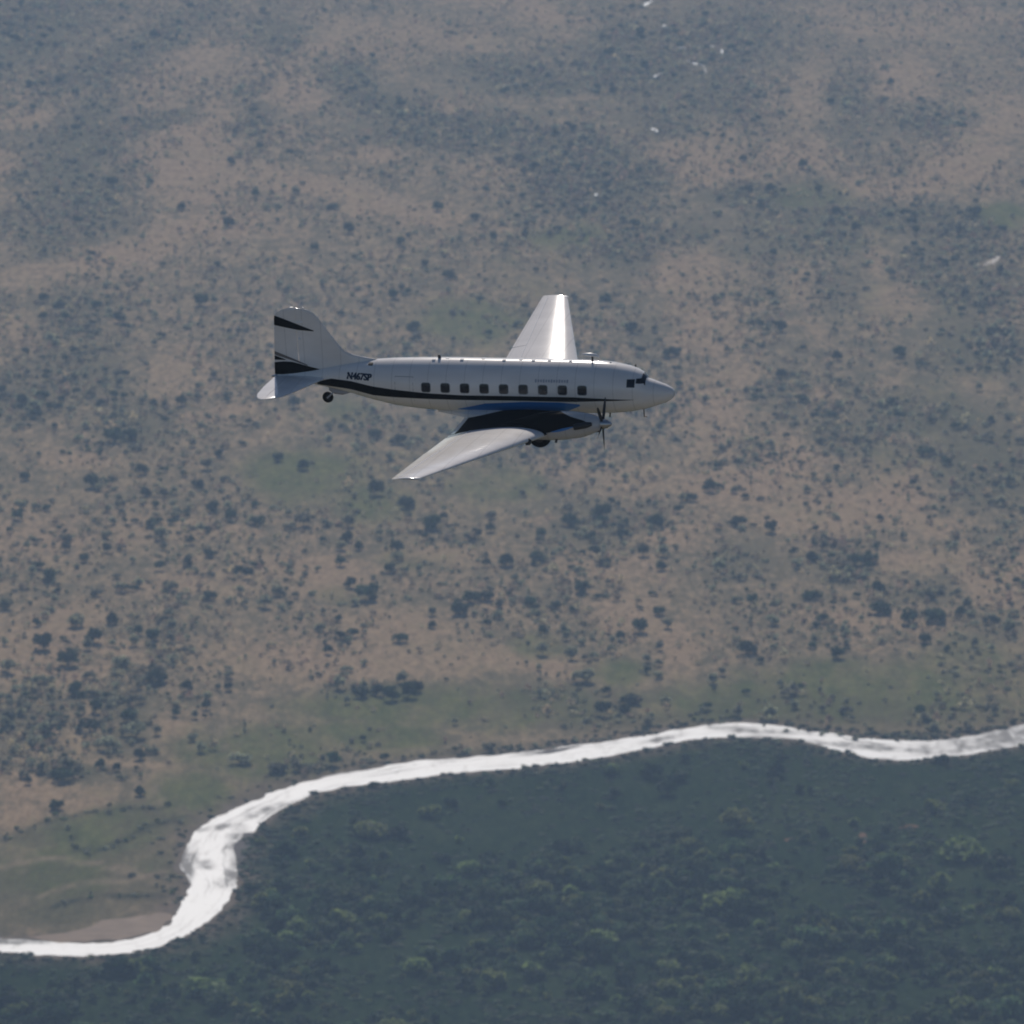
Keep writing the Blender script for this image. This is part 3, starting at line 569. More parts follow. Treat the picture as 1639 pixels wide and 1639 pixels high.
# --- woodland trees this side of the river
def scatter(n, x0, x1, y0, y1):
    return rng.uniform(x0, x1, n), rng.uniform(y0, y1, n)
NAMED = [(1508, 1222, 30, 20, 'dark green', 'dark round tree on the river bank overlapping the bright water at right'),
         (1357, 1206, 12, 9, 'dark green', 'small dark bush-like tree on the near bank left of the dark round one'),
         (1068, 1272, 36, 28, 'dark green', 'lone dark round tree on the smooth shrubland below the river'),
         (1178, 1328, 54, 44, 'olive green', 'lone broad tree with a yellow-green crown below the river, dark underneath'),
         (1318, 1338, 24, 24, 'dark green', 'small dark tree right of the lone broad yellow-green tree'),
         (597, 1260, 22, 12, 'dark green', 'low dark tree breaking the near river bank left of centre'),
         (1172, 1182, 14, 8, 'dark green', 'tiny dark tree at the water edge on top of the river bend'),
         (725, 1290, 22, 18, 'dark green', 'small dark tree alone below the straight reach of the river'),
         (805, 1290, 18, 16, 'dark green', 'second small dark tree below the straight reach, to the right of the first'),
         (1540, 1375, 70, 44, 'olive green', 'wide pale-topped tree near the right edge, below the river'),
         (1600, 1395, 56, 40, 'dark green', 'wide dark tree at the right edge beside the pale-topped one'),
         (1040, 1425, 28, 30, 'dark green', 'upright dark tree next to the orange soil scar'),
         (1255, 1420, 22, 22, 'dark green', 'dark tree between the two orange soil scars'),
         (330, 1590, 70, 34, 'olive green', 'low wide olive tree group near the bottom left'),
         (1555, 1285, 34, 18, 'dark green', 'dark spreading tree just below the river near the right edge'),
         (1620, 1265, 24, 26, 'olive green', 'light green tree just below the river at the right edge')]
wood = []
for px_, py_, bw, bh, tone, lab in NAMED:
    x, y = G(px_, py_); dd = dist(py_); wood.append((float(x), float(y), bw * dd / FPX, bh * dd / FPX, tone, lab))
cx, cy = scatter(22000, -430, 430, 3780, 5250)
qx, qy = P(cx, cy); s_ok = (qy > near_line(qx) + 24) & ((qx > 400) | (qy > 1500)) & (qx > -130) & (qx < 1770)
dens = np.clip((qy - 1330 + 40 * fbm(cx / 60, cy / 120, 3, 40)) / 110, .05, 1)
dens = dens * np.where(qx < 400, np.clip(.6 + .5 * fbm(cx / 80, cy / 90, 2, 44), .2, 1), 1)
clump = fbm(cx / 45, cy / 75, 4, 51)
dens = dens * np.clip(.5 + 1.3 * clump, .08, 1) 
keep = s_ok & (rng.random(len(cx)) < dens * .95)
cx, cy, qy_, cl = cx[keep], cy[keep], qy[keep], clump[keep]; qx_ = qx[keep]
wsz = np.clip(rng.lognormal(2.15, .38, len(cx)), 4, 19) * np.clip(.85 + .5 * cl, .6, 1.3)
order = np.argsort(-wsz / np.hypot(cy, H_CAM) * np.where((qx_ > 0) & (qx_ < 1639) & (qy_ < 1700), 1, .1))
nbig = 300 - len(wood); stuff_w = []
tones = ['dark green', 'olive green', 'dark green', 'mid green', 'mid green']
PLACE = [(1500, 'at the bottom of the picture'), (1400, 'in the middle of the dense woodland'), (0, 'on the thin upper fringe of the woodland')]
for r_, i in enumerate(order):
    tone = tones[int(rng.integers(0, 5))]; ht = wsz[i] * rng.uniform(.6, .95)
    if r_ < nbig:
        where = next(b_ for a_, b_ in PLACE if qy_[i] > a_); h = 'left' if qx_[i] < 546 else ('centre' if qx_[i] < 1092 else 'right')
        wood.append((cx[i], cy[i], wsz[i], ht, tone, None))
    else: stuff_w.append((cx[i], cy[i], wsz[i], ht, tone))
rest_w = [it for it in wood if it[5] is None]
def wood_cell(it):
    px_, py_ = P(it[0], it[1])
    r_ = 'on the fringe below the river' if py_ < 1370 else 'in the upper woodland' if py_ < 1430 else 'in the middle woodland' if py_ < 1490 else 'in the lower woodland' if py_ < 1550 else 'near the bottom edge' if py_ < 1610 else 'on the bottom edge'
    c_ = 'far left' if px_ < 200 else 'left' if px_ < 440 else 'centre left' if px_ < 680 else 'centre' if px_ < 920 else 'centre right' if px_ < 1160 else 'right' if px_ < 1400 else 'far right'
    return ('spreading' if it[2] > 14 else 'rounded', it[4], r_, c_)
LW = rank_labels(rest_w, wood_cell, lambda c_, ld: f'{ld} {c_[0]} {c_[1]} tree {c_[2]}, {c_[3]}')
LW = {id(it): LW[k] for k, it in enumerate(rest_w)}
for i, it in enumerate(wood):
    (x, y, wd, ht, tone, lab) = it; lab = lab or LW[id(it)]
    make_tree('woodland_tree', float(x), float(y), float(wd), float(ht), tone, i, lab, 'big trees in the woodland on the near side of the river')
print('woodland', len(wood), len(stuff_w))

# --- masses too many to count: geometry-node instances of a few low-poly plants
def scatter_object(name, pts, variants, label):
    """pts: rows x, y, width, height, variant"""
    pts = np.array(pts, float)
    me = bpy.data.meshes.new(name); z = hgt(pts[:, 0], pts[:, 1])
    me.vertices.add(len(pts)); me.vertices.foreach_set('co', np.stack([pts[:, 0], pts[:, 1], z], 1).astype(np.float32).ravel())
    a = me.attributes.new('size', 'FLOAT_VECTOR', 'POINT'); a.data.foreach_set('vector', pts[:, [2, 2, 3]].astype(np.float32).ravel())
    a = me.attributes.new('turn', 'FLOAT_VECTOR', 'POINT'); tr = np.zeros((len(pts), 3), np.float32); tr[:, 2] = rng.uniform(0, 6.28, len(pts)); a.data.foreach_set('vector', tr.ravel())
    a = me.attributes.new('pick', 'INT', 'POINT'); a.data.foreach_set('value', pts[:, 4].astype(np.int32))
    col = bpy.data.collections.new(name + '_plants')
    for k, vm in enumerate(variants):
        o = bpy.data.objects.new(f'plant_{chr(97 + k)}', vm); col.objects.link(o)
    ng = bpy.data.node_groups.new(name, 'GeometryNodeTree')
    ng.interface.new_socket('Geometry', in_out='INPUT', socket_type='NodeSocketGeometry'); ng.interface.new_socket('Geometry', in_out='OUTPUT', socket_type='NodeSocketGeometry')
    N = ng.nodes; L = ng.links
    gi = N.new('NodeGroupInput'); gout = N.new('NodeGroupOutput'); m2p = N.new('GeometryNodeMeshToPoints'); iop = N.new('GeometryNodeInstanceOnPoints')
    ci = N.new('GeometryNodeCollectionInfo'); ci.inputs[0].default_value = col; ci.inputs['Separate Children'].default_value = True; ci.inputs['Reset Children'].default_value = True
    def na(nm, t):
        q = N.new('GeometryNodeInputNamedAttribute'); q.data_type = t; q.inputs[0].default_value = nm; return [s for s in q.outputs if s.enabled][0]
    L.new(gi.outputs[0], m2p.inputs[0]); L.new(m2p.outputs[0], iop.inputs['Points']); L.new(ci.outputs[0], iop.inputs['Instance'])
    iop.inputs['Pick Instance'].default_value = True
    L.new(na('pick', 'INT'), iop.inputs['Instance Index']); L.new(na('size', 'FLOAT_VECTOR'), iop.inputs['Scale'])
    e2r = N.new('FunctionNodeEulerToRotation'); L.new(na('turn', 'FLOAT_VECTOR'), e2r.inputs[0]); L.new(e2r.outputs[0], iop.inputs['Rotation'])
    L.new(iop.outputs[0], gout.inputs[0])
    o = bpy.data.objects.new(name, me); C.objects.link(o); mod = o.modifiers.new('scatter', 'NODES'); mod.node_group = ng
    return tag(o, label, kind='stuff')
def low(seed, tone, n=70, flat=.8, size=.26): return crown_mesh('plant', seed, 4, n, LEAF[tone], flat, size, .7)
VAR = [low(1, 'dark green'), low(2, 'grey green', 60, .7), low(3, 'olive green'), low(4, 'grey green', 60, .9), low(5, 'dark green', 60, .9), low(6, 'dry brown', 34, .8), low(7, 'straw', 28, 1.1), low(8, 'dry brown', 30, 1.1)]
VAR_W = [low(11, 'dark green'), low(12, 'mid green'), low(13, 'olive green'), low(14, 'mid green', 60, .9), low(15, 'dark green', 60, .9)]
tone_i = {'dark green': (0, 4), 'mid green': (1, 3), 'olive green': (2, 2)}
scatter_object('woodland', [(x, y, wd, ht * 1.1, random.choice(tone_i[t_])) for x, y, wd, ht, t_ in stuff_w], VAR_W, 'dense low woodland filling the near side of the river')
# smooth shrub cover on the near side
cx, cy = scatter(40000, -440, 440, 3780, 5250); qx, qy = P(cx, cy)
ok = (qy > near_line(qx) + 3) & ((qx > 385) | (qy > 1500)) & (qx > -160) & (qx < 1800)
ok &= rng.random(len(cx)) < np.clip(.35 + .9 * fbm(cx / 30, cy / 60, 3, 71), .08, .9)
cx, cy = cx[ok], cy[ok]; s_ = rng.uniform(1.6, 4.6, len(cx))
scatter_object('shrub_cover', np.stack([cx, cy, s_ * 1.5, s_ * .55, rng.choice([0, 1, 3, 4, 0], len(cx))], 1), VAR_W, 'even dark green shrub cover between the river and the woodland')
# trees and scrub of the savanna
cx, cy = scatter(170000, -760, 760, 4500, 8900); qx, qy = P(cx, cy)
ok = (qy < np.interp(qx, np.arange(-450, 2100), far_py) - 4) & (qx > -150) & (qx < 1790) & (qy > -90)
left_land = (qx < 300) & (qy > 1290); ok &= river_distance(cx, cy) > 26
t, g, d, ln, south, _, _ = cover(cx, cy)
cl = fbm(cx / 60, cy / 190, 4, 81)
den = np.clip(.42 + 1.0 * cl - .17 * t - .42 * g + .40 * d, .05, 1)
den = np.where(left_land, den * 1.0 + .12, den)
ok &= rng.random(len(cx)) < den
cx, cy, d_, g_ = cx[ok], cy[ok], d[ok], g[ok]
s_ = np.clip(rng.lognormal(1.18, .45, len(cx)), 1.4, 9.5) * np.clip(.8 + .4 * d_, .8, 1.2) * np.interp(cy, [5000, 8500], [1.05, .85])
tall = rng.uniform(.8, 1.4, len(cx))
scatter_object('savanna_scrub', np.concatenate([np.stack([cx, cy, s_ * 1.1, s_ * tall, np.where(rng.random(len(cx)) < np.interp(cy, [5200, 8200], [.5, .9]) * np.where(s_ < 5.5, 1, .6), rng.choice([5, 5, 6, 7, 7], len(cx)), rng.choice([0, 1, 3, 1, 3], len(cx)))], 1), np.array([(a[0], a[1], a[2], a[3], 1) for a in sav_far]).reshape(-1, 5)]), VAR, 'countless small trees and bushes thinning over the dry savanna')
print('savanna scrub', len(cx))
# bushes along both banks
pts = []
for i in range(NR):
    for (bx, by, side) in ((fx_[i], fy_[i], 1), (nxx[i], nyy[i], -1)):
        for q in range(3):
            if random.random() < ((.08 if P(bx, by)[0] < 800 else .26) if side > 0 else .2):
                off = abs(random.gauss(0, 9)) + (3 if side > 0 else 2)
                vx, vy = bx - cenx[i], by - ceny[i]; L_ = math.hypot(vx, vy) + 1e-6
                s = random.uniform(1.2, 3.4)
                X, Y = bx + vx / L_ * off + random.uniform(-3, 3), by + vy / L_ * off + random.uniform(-5, 5)
                ppx, ppy = P(X, Y)
                if side > 0 and ppx < 300 and ppy > 1455: continue
                pts.append((X, Y, s * 1.7, s * .8, random.choice((0, 1, 3, 4))))
for L, wd_, v_ in LINES:
    if v_ > 0: continue
    lx, ly = G(np.array([q[0] for q in L], float), np.array([q[1] for q in L], float))
    dl = np.concatenate([[0], np.cumsum(np.hypot(np.diff(lx), np.diff(ly)))])
    for q in np.arange(0, dl[-1], 4.0):
        if random.random() < .55: pts.append((float(np.interp(q, dl, lx)) + random.gauss(0, 3), float(np.interp(q, dl, ly)) + random.gauss(0, 5), random.uniform(2.5, 6), random.uniform(1.5, 4), random.choice((1, 3, 2))))
scatter_object('bank_bushes', pts, VAR, 'low dark bushes fringing both river banks')
# bare orange soil scars among the woodland
M_scar = simple('orange_soil', (.20, .125, .08), 1, var=.35, scale=.15, spec=0)
for L, lab in (([(1075, 1396), (1082, 1383), (1090, 1375), (1096, 1380), (1090, 1390), (1082, 1398)], 'orange soil scar beside the upright dark tree'),
               ([(1370, 1346), (1377, 1331), (1384, 1333), (1388, 1347), (1383, 1354), (1378, 1346)], 'orange soil scar left of the wide pale-topped tree'),
               ([(1438, 1326), (1455, 1320), (1472, 1322), (1455, 1327)], 'thin reddish scar right of the orange one'),
               ([(1255, 1344), (1268, 1341), (1270, 1345), (1258, 1347)], 'small reddish scar under the lone broad tree')):
    patch_land('soil_scar', L, M_scar, .25, lab, 2.5, group='bare soil scars in the woodland')

# ================================================================== AIRCRAFT
PLANE_D, PLANE_S = 366.0, 32.0
r1 = Vector((.965, .256, -.066)).normalized()                       # image right in body axes (X nose, Y port wing, Z up)
r2 = Vector((.024, -.330, -.942)); r2 = (r2 - r1 * r2.dot(r1)).normalized()
r3 = r1.cross(r2)
cam_r = Vector((1, 0, 0)); cam_d = Vector((0, -sp, -cp)); cam_f = Vector((0, cp, -sp))
Rb = Matrix([[cam_r[i] * r1[j] + cam_d[i] * r2[j] + cam_f[i] * r3[j] for j in range(3)] for i in range(3)])
mid = Vector((0, 0, H_CAM)) + cam_f * PLANE_D + cam_r * ((769 - 819.5) / FPX * PLANE_D) + cam_d * ((623.5 - 819.5) / FPX * PLANE_D)
plane = bpy.data.objects.new('propeller_airplane', None); C.objects.link(plane)
plane.matrix_world = Matrix.Translation(mid - Rb @ Vector((-10, 0, 0))) @ Rb.to_4x4()
tag(plane, 'white twin-engine propeller airliner with black stripe banking over the river valley', 'airplane')

PROF = [(.02, .03, -.03), (0, .13, -.12), (-.05, .22, -.20), (-.16, .31, -.31), (-.45, .46, -.48), (-.84, .60, -.60), (-1.2, .72, -.72), (-1.34, .77, -.77), (-1.55, 1.06, -.82), (-1.85, 1.24, -.88), (-2.27, 1.38, -.95), (-3, 1.53, -1.02), (-3.8, 1.60, -1.05), (-5.2, 1.63, -1.07), (-8.6, 1.63, -1.08),
        (-10.9, 1.63, -1.08), (-12, 1.62, -1.06), (-13, 1.60, -1.0), (-14.4, 1.55, -.84), (-15.6, 1.46, -.56), (-16.8, 1.30, -.24), (-17.8, 1.10, -.02), (-18.7, .92, .15), (-19.6, .76, .30), (-20.4, .62, .42), (-20.62, .58, .46)]
pxs = np.array([p[0] for p in PROF][::-1]); pt_ = np.array([p[1] for p in PROF][::-1]); pb_ = np.array([p[2] for p in PROF][::-1])
def fus(x):
    t, b = float(np.interp(x, pxs, pt_)), float(np.interp(x, pxs, pb_)); return (t + b) / 2, (t - b) / 2
def fus_pt(x, z, side=-1, off=.0):
    zc, rz = fus(x); ry = rz * .93; s = max(-1, min(1, (z - zc) / rz)); c = math.sqrt(1 - s * s)
    nrm = Vector((0, side * c / ry, s / rz)).normalized()
    return Vector((x, side * ry * c, zc + rz * s)) + nrm * off
NSEG = 56
stx = sorted(set(list(pxs) + list(np.arange(-20.0, -2, .5))), reverse=True)
mb = MB(); rings = []
for x in stx:
    zc, rz = fus(x); rings.append([(x, rz * .93 * math.cos(a), zc + rz * math.sin(a)) for a in [2 * math.pi * k / NSEG for k in range(NSEG)]])
mb.loft(rings); mb.build('fuselage', M_white, plane)
def strip(name, top, bot, m, side, off=.008, x0=None, x1=None, nz=4, nx_=60):
    tx = [p[0] for p in top]; tz = [p[1] for p in top]; bx = [p[0] for p in bot]; bz = [p[1] for p in bot]
    mb = MB(); a, b = (x0 if x0 is not None else tx[0]), (x1 if x1 is not None else tx[-1])
    for i in range(nx_ + 1):
        x = a + (b - a) * i / nx_; zt = float(np.interp(x, tx, tz)); zb = float(np.interp(x, bx, bz))
        for j in range(nz + 1): mb.v.append(tuple(fus_pt(x, zb + (zt - zb) * j / nz, side, off)))
    for i in range(nx_):
        for j in range(nz):
            q = i * (nz + 1) + j; mb.f.append((q, q + 1, q + nz + 2, q + nz + 1))
    return mb.build(name, m, plane)
TOPL = [(-18.4, .36), (-17.65, .62), (-16.52, .58), (-15.28, .38), (-14.05, .28), (-12.45, .17), (-10.6, .10), (-8.24, .11), (-4.9, .11), (-3.5, .05), (-1.85, -.05)]
BOTL = [(-18.4, .22), (-17.7, .18), (-16.58, .12), (-15.36, -.12), (-14.1, -.14), (-12.49, -.15), (-10.63, -.16), (-8.27, -.14), (-4.94, -.15), (-3.51, -.09), (-1.85, -.06)]
for side in (-1, 1):
    strip('cheat_line', TOPL, BOTL, M_black, side)
    # blue sky reflection painted onto the belly above the wing root
    strip('painted_belly_reflection', [(-11.0, -.75), (-9.5, -.35), (-7.4, -.20), (-5.6, -.20), (-4.6, -.3)], [(-11.0, -.80), (-9.5, -.9), (-7.4, -.95), (-5.6, -.9), (-4.6, -.4)], M_blue, side, .006)
def rounded(w_, h_, r, n=4):
    P_ = []
    for cx_, cz_, a0 in ((w_ / 2 - r, h_ / 2 - r, 0), (-w_ / 2 + r, h_ / 2 - r, 90), (-w_ / 2 + r, -h_ / 2 + r, 180), (w_ / 2 - r, -h_ / 2 + r, 270)):
        for k in range(n + 1): a = R_(a0 + 90 * k / n); P_.append((cx_ + r * math.cos(a), cz_ + r * math.sin(a)))
    return P_
def surf_poly(name, pts, m, side, off, parent=plane, center=None):
    """small closed panel lying on the fuselage side, with a rim down to the skin"""
    n = len(pts); cx_ = sum(p[0] for p in pts) / n; cz_ = sum(p[1] for p in pts) / n
    v = [fus_pt(x, z, side, off) for x, z in pts] + [fus_pt(x, z, side, -.01) for x, z in pts] + [fus_pt(cx_ + (x - cx_) * .5, cz_ + (z - cz_) * .5, side, off) for x, z in pts] + [fus_pt(cx_, cz_, side, off)]
    f = []
    for i in range(n):
        k = (i + 1) % n
        f += [(i, k, n + k, n + i), (i, k, 2 * n + k, 2 * n + i), (2 * n + i, 2 * n + k, 3 * n)]
    return obj(name, v, f, m, parent, smooth=False)
def quad_poly(c, n=6):
    out = []
    for i in range(len(c)):
        a, b = c[i], c[(i + 1) % len(c)]
        for k in range(n): out.append((a[0] + (b[0] - a[0]) * k / n, a[1] + (b[1] - a[1]) * k / n))
    return out
for side in (-1, 1):
    for k in range(9):
        x = -12.47 + k * 1.008
        fr = surf_poly('cabin_window', [(x + a, .46 + b) for a, b in rounded(.50, .50, .12)], M_frame, side, .006)
        surf_poly('pane', [(x + a, .46 + b) for a, b in rounded(.43, .43, .10)], M_glass, side, .012, fr)
    surf_poly('cockpit_window', quad_poly([(-2.18, .59), (-1.80, .56), (-1.80, .92), (-2.18, .95)]), M_glass, side, .012)
    surf_poly('windscreen', quad_poly([(-1.76, .74), (-1.38, .66), (-1.36, .745), (-1.47, .90), (-1.74, .93)]), M_glass, side, .014)
    surf_poly('service_hatch', [(-15.5 + a, 1.37 + b) for a, b in rounded(.26, .10, .04)], M_dark, side, .01)
    # cabin door outline
    for a_, b_, c_, d_ in ((-14.1, .42, .02, 1.2),):
        for (x, z, w_, h_) in ((a_, .32, .018, 1.25), (a_ + .95, .32, .018, 1.25), (a_ + .475, .945, .95, .018)):
            surf_poly('door_seam', quad_poly([(x - w_ / 2, z - h_ / 2), (x + w_ / 2, z - h_ / 2), (x + w_ / 2, z + h_ / 2), (x - w_ / 2, z + h_ / 2)], 4), M_frame, side, .004)
# windscreen front panes across the nose step
for side in (-1, 1):
    v = []
    for x, z in ((-1.37, .80), (-1.53, 1.03)):
        zc, rz = fus(x)
        for k in range(7):
            yy = side * (.04 + k * .085); s = 1 - (yy / (rz * .93)) ** 2
            v.append((x + .02, yy, zc + rz * math.sqrt(max(s, 0)) + .012))
    obj('windscreen', v, [(k, k + 1, k + 8, k + 7) for k in range(6)], M_glass, plane)

# lettering
def text_on(name, s, x0, z0, h, m, side, parent=plane, width=None, fn=None, shear=.12):
    cu = bpy.data.curves.new(name, 'FONT'); cu.body = s; cu.size = 1; cu.shear = shear; cu.offset = .02
    to = bpy.data.objects.new('lettering_source', cu); me = bpy.data.meshes.new_from_object(to)
    bpy.data.objects.remove(to); bpy.data.curves.remove(cu)
    co = np.array([v.co[:] for v in me.vertices]); lo = co.min(0); hi = co.max(0); k = h / (hi[1] - lo[1]); kx = (width / (hi[0] - lo[0])) if width else k
    for v in me.vertices:
        u = (v.co.x - lo[0]) * kx; q = (v.co.y - lo[1]) * k
        x = x0 + u if side < 0 else x0 + (hi[0] - lo[0]) * kx - u
        v.co = fn(x, z0 + q, side) if fn else fus_pt(x, z0 + q, side, .012)
    vs = [v.co.copy() for v in me.vertices]; fs = [tuple(p.vertices) for p in me.polygons]; nv = len(vs)
    me = bpy.data.meshes.new(name); me.from_pydata([v + Vector((dx, 0, 0)) for dx in (-.022, 0, .022) for v in vs], [], [tuple(i + q * nv for i in f) for q in range(3) for f in fs])
    for q in range(3):
        for v in me.vertices[q * nv:(q + 1) * nv]: v.co.y += side * .002 * q
    me.materials.append(m)
    o = bpy.data.objects.new(name, me); C.objects.link(o); o.parent = parent; return o
for side in (-1, 1):
    text_on('registration', 'N467SP', -16.70, .66, .34, M_navy, side, width=1.34)
    # illegible faded name over the forward windows: a row of small letter-sized marks
    for k in range(13):
        x = -6.78 + k * .135; surf_poly('faded_lettering', [(x + a, .89 + b) for a, b in rounded(.09, .12 if k % 3 else .15, .02, 2)], M_grey, side, .008)

# wings
def foil(y, xle, ch, z, t, c0=0., c1=1., drop=0., n=14):
    def th(c): return 5 * t * (.2969 * math.sqrt(max(c, 0)) - .126 * c - .3516 * c ** 2 + .2843 * c ** 3 - .1036 * c ** 4)
    cs = [c0 + (c1 - c0) * (1 - math.cos(math.pi * k / n)) / 2 for k in range(n + 1)]
    def pt(c, s):
        zz = .02 * (1 - (2 * c - .8) ** 2) + s * th(c) * (1 if s > 0 else .85)
        dz = -drop * (c - c0) if drop else 0
        return (xle - c * ch, y, z + zz * ch + dz * ch)
    return [pt(c, 1) for c in cs[::-1]] + [pt(c, -1) for c in cs[1 if c0 == 0 else 0:]]
def wing_at(y):
    a = abs(y)
    if a <= 2.9: return (-5.55, 5.15, -1.20, .15)
    if a <= 3.75: k = (a - 2.9) / .85; return (-5.55 - .22 * k, 5.15 - .25 * k, -1.20 + .10 * k, .15 - .01 * k)
    k = (a - 3.75) / 10.85; return (-5.77 - 3.48 * k, 4.90 - 3.62 * k, -1.10 + 1.38 * k, .14 - .045 * k)
def wing_piece(name, ys, c0, c1, m, parent=plane, drop=0., n=14, mi_fn=None):
    mb = MB(); mb.loft([foil(y, *wing_at(y), c0, c1, drop, n) for y in ys])
    mi = [mi_fn(mb, f) for f in mb.f] if mi_fn else None
    return mb.build(name, m, parent, True, mi)
def top_face(mb, f):
    n_ = len(f); a = [Vector(mb.v[i]) for i in f]; c = sum(a, Vector()) / n_
    xle, ch, z, t = wing_at(c.y); return 0 if c.z > z + .005 * ch else 1
wing_piece('wing_center_section', [-3.75, -3.3, -2.9, -1.5, 0, 1.5, 2.9, 3.3, 3.75], 0, 1, [M_black, M_white], mi_fn=top_face)  # black top: dark paint with the fuselage shadow painted into it
for s in (-1, 1):
    wp = wing_piece('wing', [s * y for y in (3.76, 5, 6.5, 8.35, 10, 12, 13.6, 14.4)], 0, .775, M_white)
    wing_piece('flap', [s * y for y in (3.78, 6, 8.33)], .782, 1, M_white, wp, drop=.012, n=8)
    wing_piece('aileron', [s * y for y in (8.37, 10, 12, 14.38)], .782, 1, M_white, wp, drop=-.008, n=8)
    ringsT = []
    for q in (0, .3, .6, .85, 1):
        y = s * (14.41 + .14 * q); xl, ch, z, t = wing_at(14.4); e = math.sqrt(max(0, 1 - q * q)); sh = .12 + .88 * e
        ringsT.append(foil(y, xl - ch * .10 * (q ** 2), ch * (1 - .12 * q ** 2), z + .03 * q, t * max(sh, .1)))
    mb = MB(); mb.loft(ringsT); mb.build('wing_tip', M_white, wp)
    mb = MB(); xl, ch, z, t = wing_at(14.3); mb.tube([(xl + .05, s * 14.35, z + .02), (xl - .18, s * 14.4, z + .03), (xl - .34, s * 14.4, z + .03)], [.03, .07, .04], 10); mb.build('navigation_light', M_silver, wp)
    xl, ch, z, t = wing_at(5.0); mb = MB(); mb.tube([(xl + .05, s * 5.0, z - .03), (xl - .04, s * 5.0, z - .03), (xl - .2, s * 5.0, z - .03)], [.09, .17, .19], 14); mb.build('landing_light', M_dark, wp)
    for ya, yb in ((3.8, 8.3), (8.4, 14.3)):
        pts = []
        for k in range(7):
            y = ya + (yb - ya) * k / 6; xl, ch, z, t = wing_at(y); c = .775
            zz = .02 * (1 - (2 * c - .8) ** 2) + 5 * t * (.2969 * math.sqrt(c) - .126 * c - .3516 * c ** 2 + .2843 * c ** 3 - .1036 * c ** 4)
            pts.append((xl - c * ch, s * y, z + zz * ch))
        mb = MB(); mb.tube(pts, .022, 8); mb.build('hinge_highlight_strip', M_silver, wp)  # pale strip added to draw the highlight along the hinge gap
    for y in (9.2, 10.6, 12.2):
        xl, ch, z, t = wing_at(y); mb = MB(); mb.box((xl - ch * .78, s * y, z - .04 * ch), (.3, .05, .12)); mb.build('aileron_hinge', M_metal, wp, False)
    # wing root fillet
    mb = MB(); rr = []
    for x, w_, zt, zb in ((-4.9, .5, -.95, -1.05), (-6, .9, -.9, -1.15), (-9, 1.0, -.8, -1.2), (-10.2, 1.0, -.8, -1.22), (-11.0, .75, -.88, -1.16), (-12.2, .3, -.98, -1.10)):
        rr.append([(x, s * 0, zt), (x, s * w_ * .75, zt - .02), (x, s * w_, (zt * .5 + zb * .5)), (x, s * w_ * 1.02, zb), (x, 0, zb - .02)])
    mb.loft(rr); mb.build('wing_fillet', M_white, plane)

# tail
def surf_loft(name, secs, axis, m, parent=plane, c0=0., c1=1., n=10):
    """secs: (span position, x leading, x trailing, thickness in m, offset); axis 'z' fin, 'y' tailplane"""
    rings = []
    for s_, xl, xt, th_, off in secs:
        cs = [c0 + (c1 - c0) * (1 - math.cos(math.pi * k / n)) / 2 for k in range(n + 1)]
        def T(c): return th_ * (2.6 * math.sqrt(max(c, 0)) * (1 - c) ** .9 * .5 + .04 * (1 - c))
        up = [(xl + (xt - xl) * c, T(c)) for c in cs[::-1]]; lo = [(xl + (xt - xl) * c, -T(c)) for c in cs[1 if c0 == 0 else 0:]]
        if axis == 'z': rings.append([(x, q, s_) for x, q in up + lo])
        else: rings.append([(x, s_, off + q) for x, q in up + lo])
    mb = MB(); mb.loft(rings); return mb.build(name, m, parent)
FIN = [(.55, -15.8, .36), (.9, -15.6, .34), (1.30, -15.2, .30), (1.5, -15.3, .22), (1.60, -15.9, .20), (1.70, -16.45, .20), (1.9, -16.95, .20), (2.4, -17.35, .18), (3.1, -17.85, .16), (3.6, -18.18, .14), (3.86, -18.42, .12), (4.02, -18.72, .10), (4.10, -19.1, .07), (4.12, -19.4, .04)]
XH = -19.35
secs = [(z, xl, min(XH, xl - .05), t) for z, xl, t in FIN]
def fin_T(x, z):
    zs = [f_[0] for f_ in FIN]; xl = float(np.interp(z, zs, [f_[1] for f_ in FIN])); t = float(np.interp(z, zs, [f_[2] for f_ in FIN])); xt = rud_te(z)
    c = max(0, min(1, (x - xl) / (xt - xl))); return t * (1.3 * math.sqrt(c) * (1 - c) ** .9 + .04 * (1 - c))
def rud_te(z):
    return float(np.interp(z, [.45, .8, 1.9, 3.0, 3.6, 3.85, 4.0, 4.08, 4.12], [-20.72, -20.70, -20.62, -20.55, -20.52, -20.42, -20.15, -19.95, -19.6]))
def fin_loft(name, which):
    rings = []
    for z, xl, t in FIN:
        xt = rud_te(z); ch = xl - xt; ch_ = (xl - XH) / ch
        c0, c1 = (0, max(ch_ - .004, .02)) if which == 'fin' else (min(ch_ + .004, .98), 1)
        n = 12; cs = [c0 + (c1 - c0) * (1 - math.cos(math.pi * k / n)) / 2 for k in range(n + 1)]
        T = lambda c: t * (1.3 * math.sqrt(max(c, 0)) * max(1 - c, 0) ** .9 + .04 * (1 - c))
        rings.append([(xl - c * ch, T(c), z) for c in cs[::-1]] + [(xl - c * ch, -T(c), z) for c in cs[(1 if c0 == 0 else 0):]])
    mb = MB(); mb.loft(rings); return mb.build(name, M_white, plane)
fin = fin_loft('fin', 'fin'); rud = fin_loft('rudder', 'rudder')
def fin_surf(x, z, side, off=.014): return Vector((x, side * (fin_T(x, z) + off), z))
